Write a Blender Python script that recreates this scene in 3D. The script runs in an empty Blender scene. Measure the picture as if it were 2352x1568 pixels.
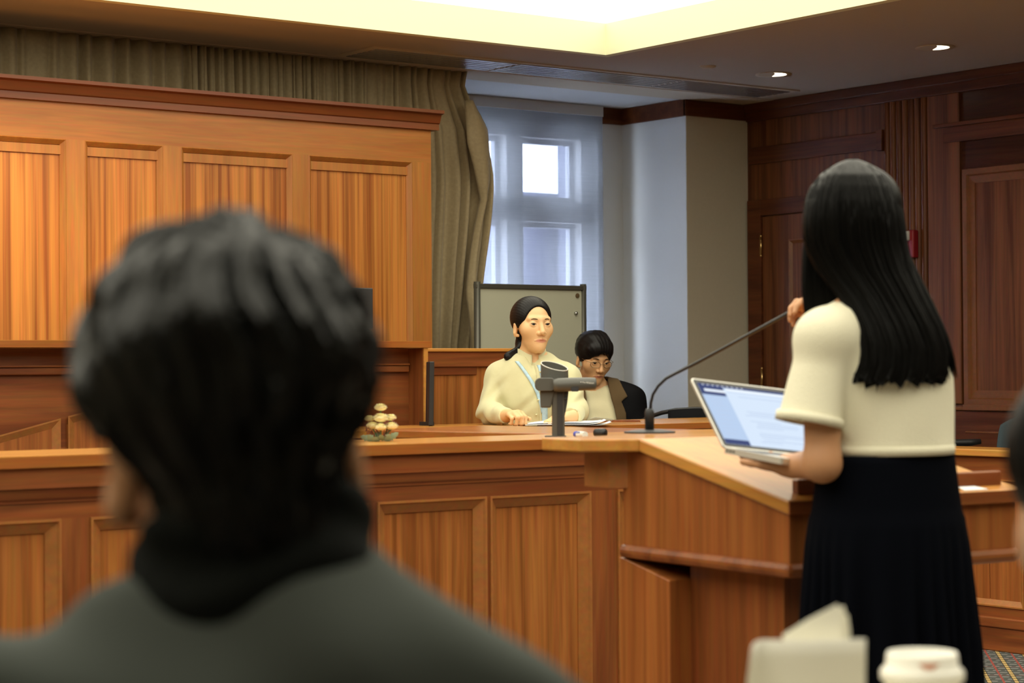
import bpy, bmesh, math, random
import numpy as np
from mathutils import Vector, Matrix
random.seed(7); np.random.seed(7)
S = bpy.context.scene
C = S.collection
PI = math.pi
R = math.radians

# ------------------------------------------------------------------ camera
F_PX = 4797.0                      # focal length in pixels of the 2352 px wide frame
YAW, PITCH, ROLL = R(36.888), R(0.739), R(0.401)
EYE = np.array([0.0, 0.0, 1.2])
_cy, _sy = math.cos(YAW), math.sin(YAW)
_f = np.array([math.cos(PITCH) * _sy, math.cos(PITCH) * _cy, math.sin(PITCH)])
_r = np.array([_cy, -_sy, 0.0]); _d = np.cross(_f, _r)
if _d[2] > 0: _d = -_d
CR = np.array([math.cos(ROLL) * _r + math.sin(ROLL) * _d, -math.sin(ROLL) * _r + math.cos(ROLL) * _d, _f])
cam_d = bpy.data.cameras.new('camera'); cam = bpy.data.objects.new('camera', cam_d); C.objects.link(cam)
cam_d.sensor_width = 36.0; cam_d.lens = 36.0 * F_PX / 2352.0
cam_d.clip_start = 0.05; cam_d.clip_end = 200
M = Matrix.Identity(4)
for i in range(3):
    M[i][0] = CR[0][i]; M[i][1] = -CR[1][i]; M[i][2] = -CR[2][i]; M[i][3] = EYE[i]
cam.matrix_world = M
cam_d.dof.use_dof = True; cam_d.dof.focus_distance = 8.4; cam_d.dof.aperture_fstop = 5.4
S.camera = cam

def ray(x, y): return CR.T @ np.array([(x - 1176) / F_PX, (y - 784) / F_PX, 1.0])
def at_d(x, y, d): return EYE + ray(x, y) * d            # a point of the room at depth d
def at_z(x, y, z): v = ray(x, y); return EYE + v * ((z - 1.2) / v[2])

FWD = np.array([_sy, _cy]); RGT = np.array([_cy, -_sy])   # horizontal directions of view

# ------------------------------------------------------------------ world, light, exposure
S.view_settings.view_transform = 'Standard'; S.view_settings.look = 'None'
S.view_settings.exposure = 0.06; S.view_settings.gamma = 1.0; S.view_settings.use_curve_mapping = False
W = bpy.data.worlds.new('World'); S.world = W; W.use_nodes = True
bg = W.node_tree.nodes['Background']
bg.inputs[0].default_value = (0.72, 0.83, 1.0, 1); bg.inputs[1].default_value = 13.0     # overcast sky outside the window

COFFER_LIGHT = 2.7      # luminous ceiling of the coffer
SPOT_W = 30.0

def spot(name, loc, target, power, color, size, blend=0.6, rad=0.06):
    l = bpy.data.lights.new(name, 'SPOT'); o = bpy.data.objects.new(name, l); C.objects.link(o)
    l.energy = power; l.color = color; l.spot_size = size; l.spot_blend = blend; l.shadow_soft_size = rad
    o.location = loc
    o.rotation_euler = (Vector(target) - Vector(loc)).to_track_quat('-Z', 'Y').to_euler()
    return o
# recessed downlights over the bench, the desks and the floor of the room
WARM = (1.0, 0.78, 0.45)
for (x, y, tx, ty, w) in ((3.0, 7.3, 3.3, 8.6, 100), (3.9, 7.4, 4.0, 8.6, 40)):
    spot('bench_downlight', (x, y, 2.78), (tx, ty, 1.2), w, (1.0, 0.75, 0.36), R(75))

# ------------------------------------------------------------------ materials
MATS = {}
def newmat(name):
    m = bpy.data.materials.new(name); m.use_nodes = True
    return m, m.node_tree, m.node_tree.nodes['Principled BSDF']
def plain(name, col, rough=0.5, metal=0.0, spec=0.5, bump=0.0, bscale=200, var=0.0, vscale=6, sheen=0.0):
    m, t, b = newmat(name)
    b.inputs['Base Color'].default_value = (*col, 1); b.inputs['Roughness'].default_value = rough
    b.inputs['Metallic'].default_value = metal; b.inputs['Specular IOR Level'].default_value = spec
    if sheen: b.inputs['Sheen Weight'].default_value = sheen
    tc = t.nodes.new('ShaderNodeTexCoord')
    if var:
        n = t.nodes.new('ShaderNodeTexNoise'); n.inputs['Scale'].default_value = vscale; n.inputs['Detail'].default_value = 4
        mx = t.nodes.new('ShaderNodeMix'); mx.data_type = 'RGBA'
        mx.inputs[6].default_value = tuple(c * (1 - var) for c in col) + (1,)
        mx.inputs[7].default_value = tuple(min(1, c * (1 + var)) for c in col) + (1,)
        t.links.new(tc.outputs['Object'], n.inputs['Vector']); t.links.new(n.outputs['Fac'], mx.inputs[0])
        t.links.new(mx.outputs[2], b.inputs['Base Color'])
    if bump:
        n2 = t.nodes.new('ShaderNodeTexNoise'); n2.inputs['Scale'].default_value = bscale; n2.inputs['Detail'].default_value = 2
        bp = t.nodes.new('ShaderNodeBump'); bp.inputs['Strength'].default_value = bump; bp.inputs['Distance'].default_value = 0.004
        t.links.new(tc.outputs['Object'], n2.inputs['Vector']); t.links.new(n2.outputs['Fac'], bp.inputs['Height'])
        t.links.new(bp.outputs['Normal'], b.inputs['Normal'])
    MATS[name] = m; return m
def wood(name, dark, light, scale, rough=0.38, contrast=(0.38, 0.62), fine=0.25, distort=0.6):
    """streaky timber; scale gives the grain frequency per object axis (small = along the grain)"""
    m, t, b = newmat(name)
    tc = t.nodes.new('ShaderNodeTexCoord'); mp = t.nodes.new('ShaderNodeMapping'); mp.inputs['Scale'].default_value = scale
    n = t.nodes.new('ShaderNodeTexNoise'); n.inputs['Scale'].default_value = 1.0; n.inputs['Detail'].default_value = 5
    n.inputs['Roughness'].default_value = 0.6; n.inputs['Distortion'].default_value = distort
    cr = t.nodes.new('ShaderNodeValToRGB')
    cr.color_ramp.elements[0].position = contrast[0]; cr.color_ramp.elements[0].color = (*dark, 1)
    cr.color_ramp.elements[1].position = contrast[1]; cr.color_ramp.elements[1].color = (*light, 1)
    mp2 = t.nodes.new('ShaderNodeMapping'); mp2.inputs['Scale'].default_value = tuple(s * 7 for s in scale)
    n2 = t.nodes.new('ShaderNodeTexNoise'); n2.inputs['Detail'].default_value = 3; n2.inputs['Scale'].default_value = 1.0
    mx = t.nodes.new('ShaderNodeMix'); mx.data_type = 'RGBA'; mx.blend_type = 'OVERLAY'; mx.inputs[0].default_value = fine
    t.links.new(tc.outputs['Object'], mp.inputs['Vector']); t.links.new(mp.outputs[0], n.inputs['Vector'])
    t.links.new(tc.outputs['Object'], mp2.inputs['Vector']); t.links.new(mp2.outputs[0], n2.inputs['Vector'])
    t.links.new(n.outputs['Fac'], cr.inputs[0]); t.links.new(cr.outputs[0], mx.inputs[6]); t.links.new(n2.outputs['Color'], mx.inputs[7])
    t.links.new(mx.outputs[2], b.inputs['Base Color'])
    b.inputs['Roughness'].default_value = rough; b.inputs['Specular IOR Level'].default_value = 0.4
    if name.startswith('dark'): b.inputs['Specular IOR Level'].default_value = 0.25 if name != 'dark_gloss' else 0.5
    MATS[name] = m; return m
def emit(name, col, strength):
    m = bpy.data.materials.new(name); m.use_nodes = True; t = m.node_tree
    for n in list(t.nodes): t.nodes.remove(n)
    e = t.nodes.new('ShaderNodeEmission'); e.inputs[0].default_value = (*col, 1); e.inputs[1].default_value = strength
    o = t.nodes.new('ShaderNodeOutputMaterial'); t.links.new(e.outputs[0], o.inputs[0]); MATS[name] = m; return m

VG = (26, 26, 0.8); XG = (0.9, 14, 14); YG = (14, 0.9, 14)
PD, PL = (0.22, 0.066, 0.012), (0.42, 0.150, 0.034)
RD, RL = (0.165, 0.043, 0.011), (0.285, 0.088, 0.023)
HD, HL = (0.42, 0.175, 0.035), (0.60, 0.28, 0.06)
wood('veneer', PD, PL, VG)
wood('veneer_bold', (0.24, 0.066, 0.010), (0.52, 0.20, 0.040), (30, 30, 0.35), contrast=(0.36, 0.6), distort=0.3)
wood('veneer_plain', (0.25, 0.074, 0.017), (0.36, 0.118, 0.028), (34, 34, 0.9))
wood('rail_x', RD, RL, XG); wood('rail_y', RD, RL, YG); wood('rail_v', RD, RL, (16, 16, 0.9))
wood('screen_x', (0.32, 0.11, 0.022), (0.43, 0.165, 0.036), XG, contrast=(0.3, 0.7)); wood('screen_v', (0.33, 0.12, 0.025), (0.45, 0.18, 0.04), (12, 12, 0.8), contrast=(0.3, 0.7))
wood('honey_x', HD, HL, XG, rough=0.22, contrast=(0.3, 0.7)); wood('honey_y', HD, HL, YG, rough=0.3, contrast=(0.3, 0.7))
wood('top_x', (0.27, 0.083, 0.018), (0.40, 0.14, 0.032), XG, rough=0.24, contrast=(0.3, 0.7)); wood('top_y', (0.27, 0.083, 0.018), (0.40, 0.14, 0.032), YG, rough=0.24, contrast=(0.3, 0.7))
wood('mould', (0.30, 0.11, 0.028), (0.40, 0.155, 0.04), (8, 8, 8), contrast=(0.2, 0.8))
wood('mould_dark', (0.17, 0.058, 0.017), (0.24, 0.085, 0.026), (8, 8, 8), contrast=(0.2, 0.8))
wood('cornice', (0.14, 0.036, 0.010), (0.21, 0.060, 0.015), XG, contrast=(0.3, 0.7))
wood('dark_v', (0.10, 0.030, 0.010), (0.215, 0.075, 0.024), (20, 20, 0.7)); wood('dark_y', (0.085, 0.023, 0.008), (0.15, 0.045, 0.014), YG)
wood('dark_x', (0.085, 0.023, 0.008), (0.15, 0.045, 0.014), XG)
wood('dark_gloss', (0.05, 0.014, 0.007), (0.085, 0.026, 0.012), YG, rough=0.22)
plain('plaster', (0.62, 0.56, 0.42), 0.85, bump=0.15, bscale=120, var=0.04, vscale=40)
plain('ceiling_paint', (0.50, 0.42, 0.33), 0.9, bump=0.05, bscale=90)
plain('soffit_paint', (0.58, 0.49, 0.36), 0.9)
plain('niche_paint', (0.62, 0.62, 0.60), 0.85, bump=0.15, bscale=120)
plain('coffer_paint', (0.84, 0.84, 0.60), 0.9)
plain('vent_metal', (0.42, 0.40, 0.38), 0.25, metal=0.6)
plain('stone', (0.50, 0.47, 0.43), 0.8); plain('sash', (0.45, 0.44, 0.45), 0.6)
plain('black_plastic', (0.012, 0.012, 0.013), 0.45); plain('grey_plastic', (0.085, 0.083, 0.072), 0.42)
plain('dark_grey', (0.03, 0.03, 0.032), 0.5); plain('brass', (0.75, 0.5, 0.2), 0.3, metal=1.0)
plain('steel', (0.6, 0.6, 0.58), 0.3, metal=1.0); plain('silver', (0.72, 0.70, 0.64), 0.35, metal=0.7)
plain('board_grey', (0.42, 0.415, 0.31), 0.6, bump=0.05); plain('board_frame', (0.10, 0.095, 0.075), 0.35, metal=0.5)
plain('paper', (0.86, 0.87, 0.88), 0.8); plain('cream_paper', (0.88, 0.86, 0.75), 0.8, var=0.05, vscale=20)
plain('red_plastic', (0.28, 0.012, 0.02), 0.4); plain('white_plastic', (0.82, 0.80, 0.72), 0.4)
plain('cup_card', (0.80, 0.75, 0.55), 0.6); plain('lip_stain', (0.65, 0.28, 0.18), 0.6); plain('green_print', (0.35, 0.42, 0.25), 0.6)
plain('blue_ink', (0.05, 0.07, 0.35), 0.5); plain('blue_cap', (0.10, 0.12, 0.55), 0.4)
plain('chair_blue', (0.045, 0.07, 0.085), 0.9, bump=0.3, bscale=300)
plain('petal', (0.95, 0.88, 0.56), 0.7); plain('leaf', (0.27, 0.37, 0.25), 0.6, var=0.25, vscale=60); plain('berry', (0.20, 0.05, 0.045), 0.6)
plain('stem_green', (0.10, 0.15, 0.06), 0.7)
plain('skin_face', (0.76, 0.47, 0.235), 0.5, var=0.06, vscale=25); plain('skin_man', (0.66, 0.37, 0.175), 0.5, var=0.06, vscale=25)
plain('skin_warm', (0.50, 0.25, 0.12), 0.5, var=0.06, vscale=25); plain('skin_pale', (0.50, 0.29, 0.17), 0.5, var=0.06, vscale=25)
def skin_lips(name, col):
    m = MATS[name]; t = m.node_tree; b = t.nodes['Principled BSDF']; src = b.inputs['Base Color'].links[0].from_socket
    at = t.nodes.new('ShaderNodeAttribute'); at.attribute_name = 'lip'; mx = t.nodes.new('ShaderNodeMix'); mx.data_type = 'RGBA'; mx.inputs[7].default_value = (*col, 1)
    t.links.new(at.outputs['Fac'], mx.inputs[0]); t.links.new(src, mx.inputs[6]); t.links.new(mx.outputs[2], b.inputs['Base Color'])
    b.inputs['Subsurface Weight'].default_value = 0.08; b.inputs['Subsurface Radius'].default_value = (0.012, 0.004, 0.002)
skin_lips('skin_face', (0.56, 0.22, 0.13)); skin_lips('skin_man', (0.46, 0.17, 0.09)); skin_lips('skin_warm', (0.42, 0.15, 0.09)); skin_lips('skin_pale', (0.42, 0.17, 0.1))
plain('lips', (0.46, 0.14, 0.085), 0.45); plain('lips_man', (0.42, 0.13, 0.08), 0.45)
plain('eye_white', (0.42, 0.32, 0.25), 0.3); plain('iris', (0.012, 0.008, 0.006), 0.2); plain('brow', (0.075, 0.042, 0.022), 0.9, spec=0.1)
plain('shirt_olive', (0.60, 0.57, 0.34), 0.85, bump=0.7, bscale=16, sheen=0.2); plain('sweater_cream', (0.66, 0.60, 0.38), 0.9, bump=0.3, bscale=30)
plain('knit_cream', (0.80, 0.76, 0.58), 0.9, bump=0.5, bscale=420, var=0.03, vscale=200)
plain('jacket_black', (0.006, 0.006, 0.007), 0.8, spec=0.08); plain('collar_brown', (0.095, 0.058, 0.022), 0.95)
plain('skirt_black', (0.0025, 0.003, 0.005), 0.85, spec=0.02); plain('jacket_grey', (0.058, 0.066, 0.058), 0.75, var=0.15, vscale=9, spec=0.08)
plain('scarf_black', (0.006, 0.007, 0.006), 0.9, bump=0.5, bscale=60, spec=0.08); plain('trousers', (0.02, 0.02, 0.025), 0.85)
plain('laminate', (0.62, 0.58, 0.47), 0.5)
plain('lanyard_blue', (0.42, 0.60, 0.72), 0.6, var=0.35, vscale=60); plain('gold_wire', (0.35, 0.25, 0.14), 0.3, metal=0.9)
plain('facade', (0.11, 0.11, 0.145), 0.9, var=0.1, vscale=1.5)
def hairmat(name, col, rough=0.40, bs=0.5, scale=(180, 180, 14)):
    m, t, b = newmat(name)
    b.inputs['Base Color'].default_value = (*col, 1); b.inputs['Roughness'].default_value = rough
    b.inputs['Specular IOR Level'].default_value = 0.22
    tc = t.nodes.new('ShaderNodeTexCoord'); mp = t.nodes.new('ShaderNodeMapping'); mp.inputs['Scale'].default_value = scale
    n = t.nodes.new('ShaderNodeTexNoise'); n.inputs['Scale'].default_value = 1; n.inputs['Detail'].default_value = 3
    bp = t.nodes.new('ShaderNodeBump'); bp.inputs['Strength'].default_value = bs; bp.inputs['Distance'].default_value = 0.003
    t.links.new(tc.outputs['Object'], mp.inputs['Vector']); t.links.new(mp.outputs[0], n.inputs['Vector'])
    t.links.new(n.outputs['Fac'], bp.inputs['Height']); t.links.new(bp.outputs['Normal'], b.inputs['Normal'])
    MATS[name] = m
hairmat('hair_black', (0.006, 0.005, 0.005), 0.42, 0.2); hairmat('hair_long', (0.0035, 0.0033, 0.003), 0.42, 0.35, (220, 220, 8)); MATS['hair_long'].node_tree.nodes['Principled BSDF'].inputs['Specular IOR Level'].default_value = 0.07
hairmat('hair_soft', (0.005, 0.0055, 0.005), 0.27, 0.5, (90, 90, 30)); MATS['hair_soft'].node_tree.nodes['Principled BSDF'].inputs['Specular IOR Level'].default_value = 0.25; hairmat('hair_brown', (0.015, 0.009, 0.006), 0.4)
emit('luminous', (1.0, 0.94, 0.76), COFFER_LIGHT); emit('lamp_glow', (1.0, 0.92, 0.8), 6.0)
emit('screen_page', (0.72, 0.84, 1.0), 0.95); emit('screen_side', (0.58, 0.74, 1.0), 0.85); emit('screen_dark', (0.10, 0.13, 0.32), 0.6)
emit('screen_text', (0.45, 0.55, 0.80), 0.85); emit('screen_white', (0.85, 0.92, 1.0), 1.0); emit('screen_line', (0.60, 0.72, 0.95), 0.85)

def blind_mat():
    m = bpy.data.materials.new('roller_fabric'); m.use_nodes = True; t = m.node_tree
    for n in list(t.nodes): t.nodes.remove(n)
    o = t.nodes.new('ShaderNodeOutputMaterial')
    tr = t.nodes.new('ShaderNodeBsdfTransparent'); tr.inputs[0].default_value = (0.9, 0.93, 1, 1)
    tl = t.nodes.new('ShaderNodeBsdfTranslucent'); tl.inputs[0].default_value = (0.34, 0.345, 0.36, 1)
    df = t.nodes.new('ShaderNodeBsdfDiffuse'); df.inputs[0].default_value = (0.42, 0.42, 0.40, 1)
    tc = t.nodes.new('ShaderNodeTexCoord'); mp = t.nodes.new('ShaderNodeMapping'); mp.inputs['Scale'].default_value = (4, 4, 260)
    n = t.nodes.new('ShaderNodeTexNoise'); n.inputs['Scale'].default_value = 1
    mr = t.nodes.new('ShaderNodeMapRange'); mr.inputs[3].default_value = 0.40; mr.inputs[4].default_value = 0.56
    a = t.nodes.new('ShaderNodeMixShader'); a.inputs[0].default_value = 0.5
    b = t.nodes.new('ShaderNodeMixShader')
    L = t.links.new
    L(tc.outputs['Object'], mp.inputs[0]); L(mp.outputs[0], n.inputs['Vector']); L(n.outputs['Fac'], mr.inputs[0]); L(mr.outputs[0], b.inputs[0])
    L(tl.outputs[0], a.inputs[1]); L(df.outputs[0], a.inputs[2]); L(a.outputs[0], b.inputs[1]); L(tr.outputs[0], b.inputs[2]); L(b.outputs[0], o.inputs[0])
    MATS['roller_fabric'] = m
blind_mat()
def glass_mat():
    m = bpy.data.materials.new('window_glass'); m.use_nodes = True; t = m.node_tree
    for n in list(t.nodes): t.nodes.remove(n)
    o = t.nodes.new('ShaderNodeOutputMaterial'); tr = t.nodes.new('ShaderNodeBsdfTransparent'); g = t.nodes.new('ShaderNodeBsdfGlossy')
    g.inputs['Roughness'].default_value = 0.02; mx = t.nodes.new('ShaderNodeMixShader'); mx.inputs[0].default_value = 0.06
    t.links.new(tr.outputs[0], mx.inputs[1]); t.links.new(g.outputs[0], mx.inputs[2]); t.links.new(mx.outputs[0], o.inputs[0]); MATS['window_glass'] = m
glass_mat()
def curtain_mat():
    m, t, b = newmat('drape')
    tc = t.nodes.new('ShaderNodeTexCoord'); n = t.nodes.new('ShaderNodeTexNoise'); n.inputs['Scale'].default_value = 60; n.inputs['Detail'].default_value = 4
    cr = t.nodes.new('ShaderNodeValToRGB'); cr.color_ramp.elements[0].color = (0.29, 0.22, 0.115, 1); cr.color_ramp.elements[1].color = (0.44, 0.345, 0.19, 1)
    t.links.new(tc.outputs['Object'], n.inputs['Vector']); t.links.new(n.outputs['Fac'], cr.inputs[0]); t.links.new(cr.outputs[0], b.inputs['Base Color'])
    b.inputs['Roughness'].default_value = 0.7; b.inputs['Sheen Weight'].default_value = 0.25; MATS['drape'] = m
curtain_mat()
def carpet_mat():
    m, t, b = newmat('carpet'); L = t.links.new
    tc = t.nodes.new('ShaderNodeTexCoord'); sp = t.nodes.new('ShaderNodeSeparateXYZ'); L(tc.outputs['Object'], sp.inputs[0])
    def math_(op, a, bb=None, c=None):
        n = t.nodes.new('ShaderNodeMath'); n.operation = op
        for i, v in enumerate((a, bb, c)):
            if v is None: continue
            if isinstance(v, (int, float)): n.inputs[i].default_value = v
            else: L(v, n.inputs[i])
        return n.outputs[0]
    def stripe(src, period, off, width):       # 1 inside a stripe of the given width
        f = math_('FRACT', math_('ADD', math_('DIVIDE', src, period), off)); return math_('LESS_THAN', f, width / period)
    def mix(fac, a, c):
        n = t.nodes.new('ShaderNodeMix'); n.data_type = 'RGBA'; L(fac, n.inputs[0])
        if isinstance(a, tuple): n.inputs[6].default_value = (*a, 1)
        else: L(a, n.inputs[6])
        n.inputs[7].default_value = (*c, 1); return n.outputs[2]
    k_ = 0.70711; x = math_('MULTIPLY', math_('SUBTRACT', sp.outputs[1], sp.outputs[0]), k_); y = math_('MULTIPLY', math_('ADD', sp.outputs[0], sp.outputs[1]), k_)   # the plaid lies at 45 degrees to the room
    dash = math_('MULTIPLY', stripe(y, 0.058, 0.0, 0.014), stripe(math_('ADD', x, math_('MULTIPLY', y, 0.45)), 0.047, 0.0, 0.030))
    col = mix(dash, (0.085, 0.092, 0.085), (0.30, 0.30, 0.29))
    col = mix(stripe(y, 0.232, 0.3, 0.006), col, (0.24, 0.08, 0.07)); col = mix(stripe(x, 0.102, 0.078, 0.0085), col, (0.30, 0.075, 0.06))
    col = mix(stripe(x, 0.102, 0.60, 0.020), col, (0.03, 0.028, 0.025))
    col = mix(math_('MULTIPLY', stripe(x, 0.102, 0.578, 0.0150), stripe(y, 0.058, 0.4, 0.046)), col, (0.52, 0.37, 0.15))
    L(col, b.inputs['Base Color']); b.inputs['Roughness'].default_value = 0.95; b.inputs['Specular IOR Level'].default_value = 0.1; MATS['carpet'] = m
carpet_mat()

# ------------------------------------------------------------------ mesh helpers
ORG = {}
def link_mesh(name, verts, faces, mat, parent=None, smooth=False, midx=None, bevel=0.0, loc=None):
    me = bpy.data.meshes.new(name)
    off = ORG.get(parent.name, Vector((0, 0, 0))) if parent else (Vector(loc) if loc is not None else Vector((0, 0, 0)))
    vv = np.asarray(verts, float) - np.array(off)
    me.from_pydata(vv.tolist(), [], [list(map(int, f)) for f in faces])
    for m_ in (mat if isinstance(mat, (list, tuple)) else [mat]): me.materials.append(MATS[m_])
    if midx is not None: me.polygons.foreach_set('material_index', np.asarray(midx, np.int32))
    if smooth: me.polygons.foreach_set('use_smooth', np.ones(len(me.polygons), bool))
    me.update(); o = bpy.data.objects.new(name, me); C.objects.link(o)
    if parent: o.parent = parent; ORG[o.name] = off
    elif loc is not None: o.location = loc; ORG[o.name] = off
    if bevel:
        bv = o.modifiers.new('bevel', 'BEVEL'); bv.width = bevel; bv.segments = 2; bv.limit_method = 'ANGLE'; bv.angle_limit = R(40)
    return o
class MB:
    def __init__(s): s.v, s.f, s.m = [], [], []
    def add(s, vs, fs, mi=0):
        b = len(s.v); s.v += [tuple(map(float, p)) for p in vs]; s.f += [[b + i for i in f] for f in fs]; s.m += [mi] * len(fs); return s
    def box(s, x0, x1, y0, y1, z0, z1, mi=0):
        return s.add([(x, y, z) for z in (z0, z1) for y in (y0, y1) for x in (x0, x1)],
                     [(0, 2, 3, 1), (4, 5, 7, 6), (0, 1, 5, 4), (2, 6, 7, 3), (0, 4, 6, 2), (1, 3, 7, 5)], mi)
    def prism(s, poly, a, b, mapf, mi=0):     # poly in 2-D, extruded from a to b, mapf(p, q, t) -> xyz
        n = len(poly)
        vs = [mapf(p, q, a) for p, q in poly] + [mapf(p, q, b) for p, q in poly]
        fs = [list(range(n))[::-1], list(range(n, 2 * n))] + [(i, (i + 1) % n, n + (i + 1) % n, n + i) for i in range(n)]
        return s.add(vs, fs, mi)
    def tube(s, path, r, n=10, mi=0, flat=1.0, up=None, cap=True):
        P = [Vector(p) for p in path]; rr = r if isinstance(r, (list, tuple)) else [r] * len(P)
        vs, fs, prev = [], [], None
        for i, p in enumerate(P):
            t = (P[min(i + 1, len(P) - 1)] - P[max(i - 1, 0)]).normalized()
            a = Vector(up) if up is not None else (prev if prev is not None else (Vector((0, 0, 1)) if abs(t.z) < 0.9 else Vector((1, 0, 0))))
            u = (a - t * a.dot(t)); u = u.normalized() if u.length > 1e-6 else t.orthogonal().normalized(); w = t.cross(u); prev = u
            for k in range(n):
                c, si = math.cos(2 * PI * k / n), math.sin(2 * PI * k / n); vs.append(p + u * (c * rr[i] * flat) + w * (si * rr[i]))
        for i in range(len(P) - 1):
            for k in range(n): fs.append((i * n + k, i * n + (k + 1) % n, (i + 1) * n + (k + 1) % n, (i + 1) * n + k))
        if cap: fs += [list(range(n))[::-1], list(range((len(P) - 1) * n, len(P) * n))]
        return s.add(vs, fs, mi)
    def lathe(s, prof, c=(0, 0, 0), n=32, mi=0, sx=1.0, sy=1.0):    # prof: (r, z)
        vs = [(c[0] + r * math.cos(2 * PI * k / n) * sx, c[1] + r * math.sin(2 * PI * k / n) * sy, c[2] + z) for r, z in prof for k in range(n)]
        fs = [(i * n + k, i * n + (k + 1) % n, (i + 1) * n + (k + 1) % n, (i + 1) * n + k) for i in range(len(prof) - 1) for k in range(n)]
        if prof[0][0] > 1e-6: fs.append(list(range(n))[::-1])
        if prof[-1][0] > 1e-6: fs.append(list(range((len(prof) - 1) * n, len(prof) * n)))
        return s.add(vs, fs, mi)
    def grid(s, fn, nu, nv, mi=0, closed_u=False):
        vs = [fn(i / (nu - (0 if closed_u else 1)), j / (nv - 1)) for j in range(nv) for i in range(nu)]
        fs = []
        for j in range(nv - 1):
            for i in range(nu if closed_u else nu - 1):
                i2 = (i + 1) % nu; fs.append((j * nu + i, j * nu + i2, (j + 1) * nu + i2, (j + 1) * nu + i))
        return s.add(vs, fs, mi)
    def ring(s, u0, u1, v0, v1, prof, mapf, mi=0):   # mitred moulding round a rectangle; prof: (inset, depth)
        vs, fs = [], []
        for ins, dep in prof:
            a, b, c, d = u0 + ins, u1 - ins, v0 + ins, v1 - ins
            vs += [mapf(a, c, dep), mapf(b, c, dep), mapf(b, d, dep), mapf(a, d, dep)]
        for i in range(len(prof) - 1):
            for k in range(4): fs.append((i * 4 + k, i * 4 + (k + 1) % 4, (i + 1) * 4 + (k + 1) % 4, (i + 1) * 4 + k))
        return s.add(vs, fs, mi)
    def sphere(s, c, r, n=12, mi=0, sz=1.0):
        vs = [(c[0] + r * math.sin(PI * j / n) * math.cos(2 * PI * k / (2 * n)), c[1] + r * math.sin(PI * j / n) * math.sin(2 * PI * k / (2 * n)), c[2] + r * sz * math.cos(PI * j / n)) for j in range(n + 1) for k in range(2 * n)]
        m = 2 * n; fs = [(j * m + k, (j + 1) * m + k, (j + 1) * m + (k + 1) % m, j * m + (k + 1) % m) for j in range(n) for k in range(m)]
        return s.add(vs, fs, mi)
    def xf(s, Mx):
        s.v = [tuple(Mx @ Vector(p)) for p in s.v]; return s
    def build(s, name, mat, parent=None, smooth=False, bevel=0.0, loc=None):
        return link_mesh(name, s.v, s.f, mat, parent, smooth, s.m if isinstance(mat, (list, tuple)) else None, bevel, loc)
def thing(name, label, cat, loc, rotz=0.0, group=None, local=False):
    o = bpy.data.objects.new(name, None); C.objects.link(o); o.location = loc; o.rotation_euler = (0, 0, rotz); o.empty_display_size = 0.1
    o['label'] = label; o['category'] = cat
    if group: o['group'] = group
    ORG[o.name] = Vector((0, 0, 0)) if (local or rotz) else Vector(loc)
    return o
def tag(o, label, cat, group=None, kind=None):
    o['label'] = label; o['category'] = cat
    if group: o['group'] = group
    if kind: o['kind'] = kind
    return o
def struct(o, label=None, cat=None):
    o['kind'] = 'structure'
    if label: o['label'] = label
    if cat: o['category'] = cat
    return o
def yface(Y): return lambda u, v, d: (u, Y + d, v)       # a front facing -Y
def xface(X): return lambda u, v, d: (X + d, u, v)       # a front facing -X
BEAD = [(0, 0.02), (0, -0.006), (0.006, -0.006), (0.010, 0.0), (0.034, 0.016), (0.034, 0.03)]

# ------------------------------------------------------------------ the room
H = 2.8
XR = 8.81
struct(MB().box(-4, 9.2, -5, 10.3, -0.05, 0).build('floor', 'carpet'), 'grey plaid carpet with tan and red lines', 'floor')
c = MB()
c.box(-4.2, 9.2, 8.24, 9.05, H, H + 0.04); c.box(6.80, 9.2, -5.2, 8.24, H, H + 0.04); c.box(-4.2, -1.5, -5.2, 8.24, H, H + 0.04); c.box(-1.5, 6.80, -5.2, 0.0, H, H + 0.04)
ceiling = struct(c.build('ceiling', 'ceiling_paint'), 'plain beige ceiling round the bright recess', 'ceiling')
struct(MB().box(-4.2, 9.2, 9.05, 9.34, H - 0.004, H + 0.04).build('trim_1', 'soffit_paint'), 'tan soffit strip beyond the curtain line', 'trim')
struct(MB().box(-4.2, 9.2, 9.34, 10.4, H, H + 0.04).build('ceiling_niche', 'niche_paint'), 'pale ceiling of the window recess', 'ceiling')
# coffer: lip, set-back and luminous ceiling
c = MB(); cx0, cx1, cy0, cy1 = -1.49, 6.79, 0.01, 8.23
for (a, b, e, f) in ((cx0, cx1, cy1, cy1 + 0.05), (cx0, cx1, cy0 - 0.05, cy0), (cx1, cx1 + 0.05, cy0 - 0.05, cy1 + 0.05), (cx0 - 0.05, cx0, cy0 - 0.05, cy1 + 0.05)):
    c.box(a, b, e, f, H - 0.002, H + 0.16)
struct(c.build('trim_2', 'coffer_paint'), 'pale yellow upstand of the ceiling recess', 'trim')
struct(MB().box(cx0 - 0.05, cx1 + 0.05, cy0 - 0.05, cy1 + 0.05, H + 0.16, H + 0.2).build('ceiling_light_panel', 'luminous'), 'glowing white ceiling of the recess', 'ceiling')
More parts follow.
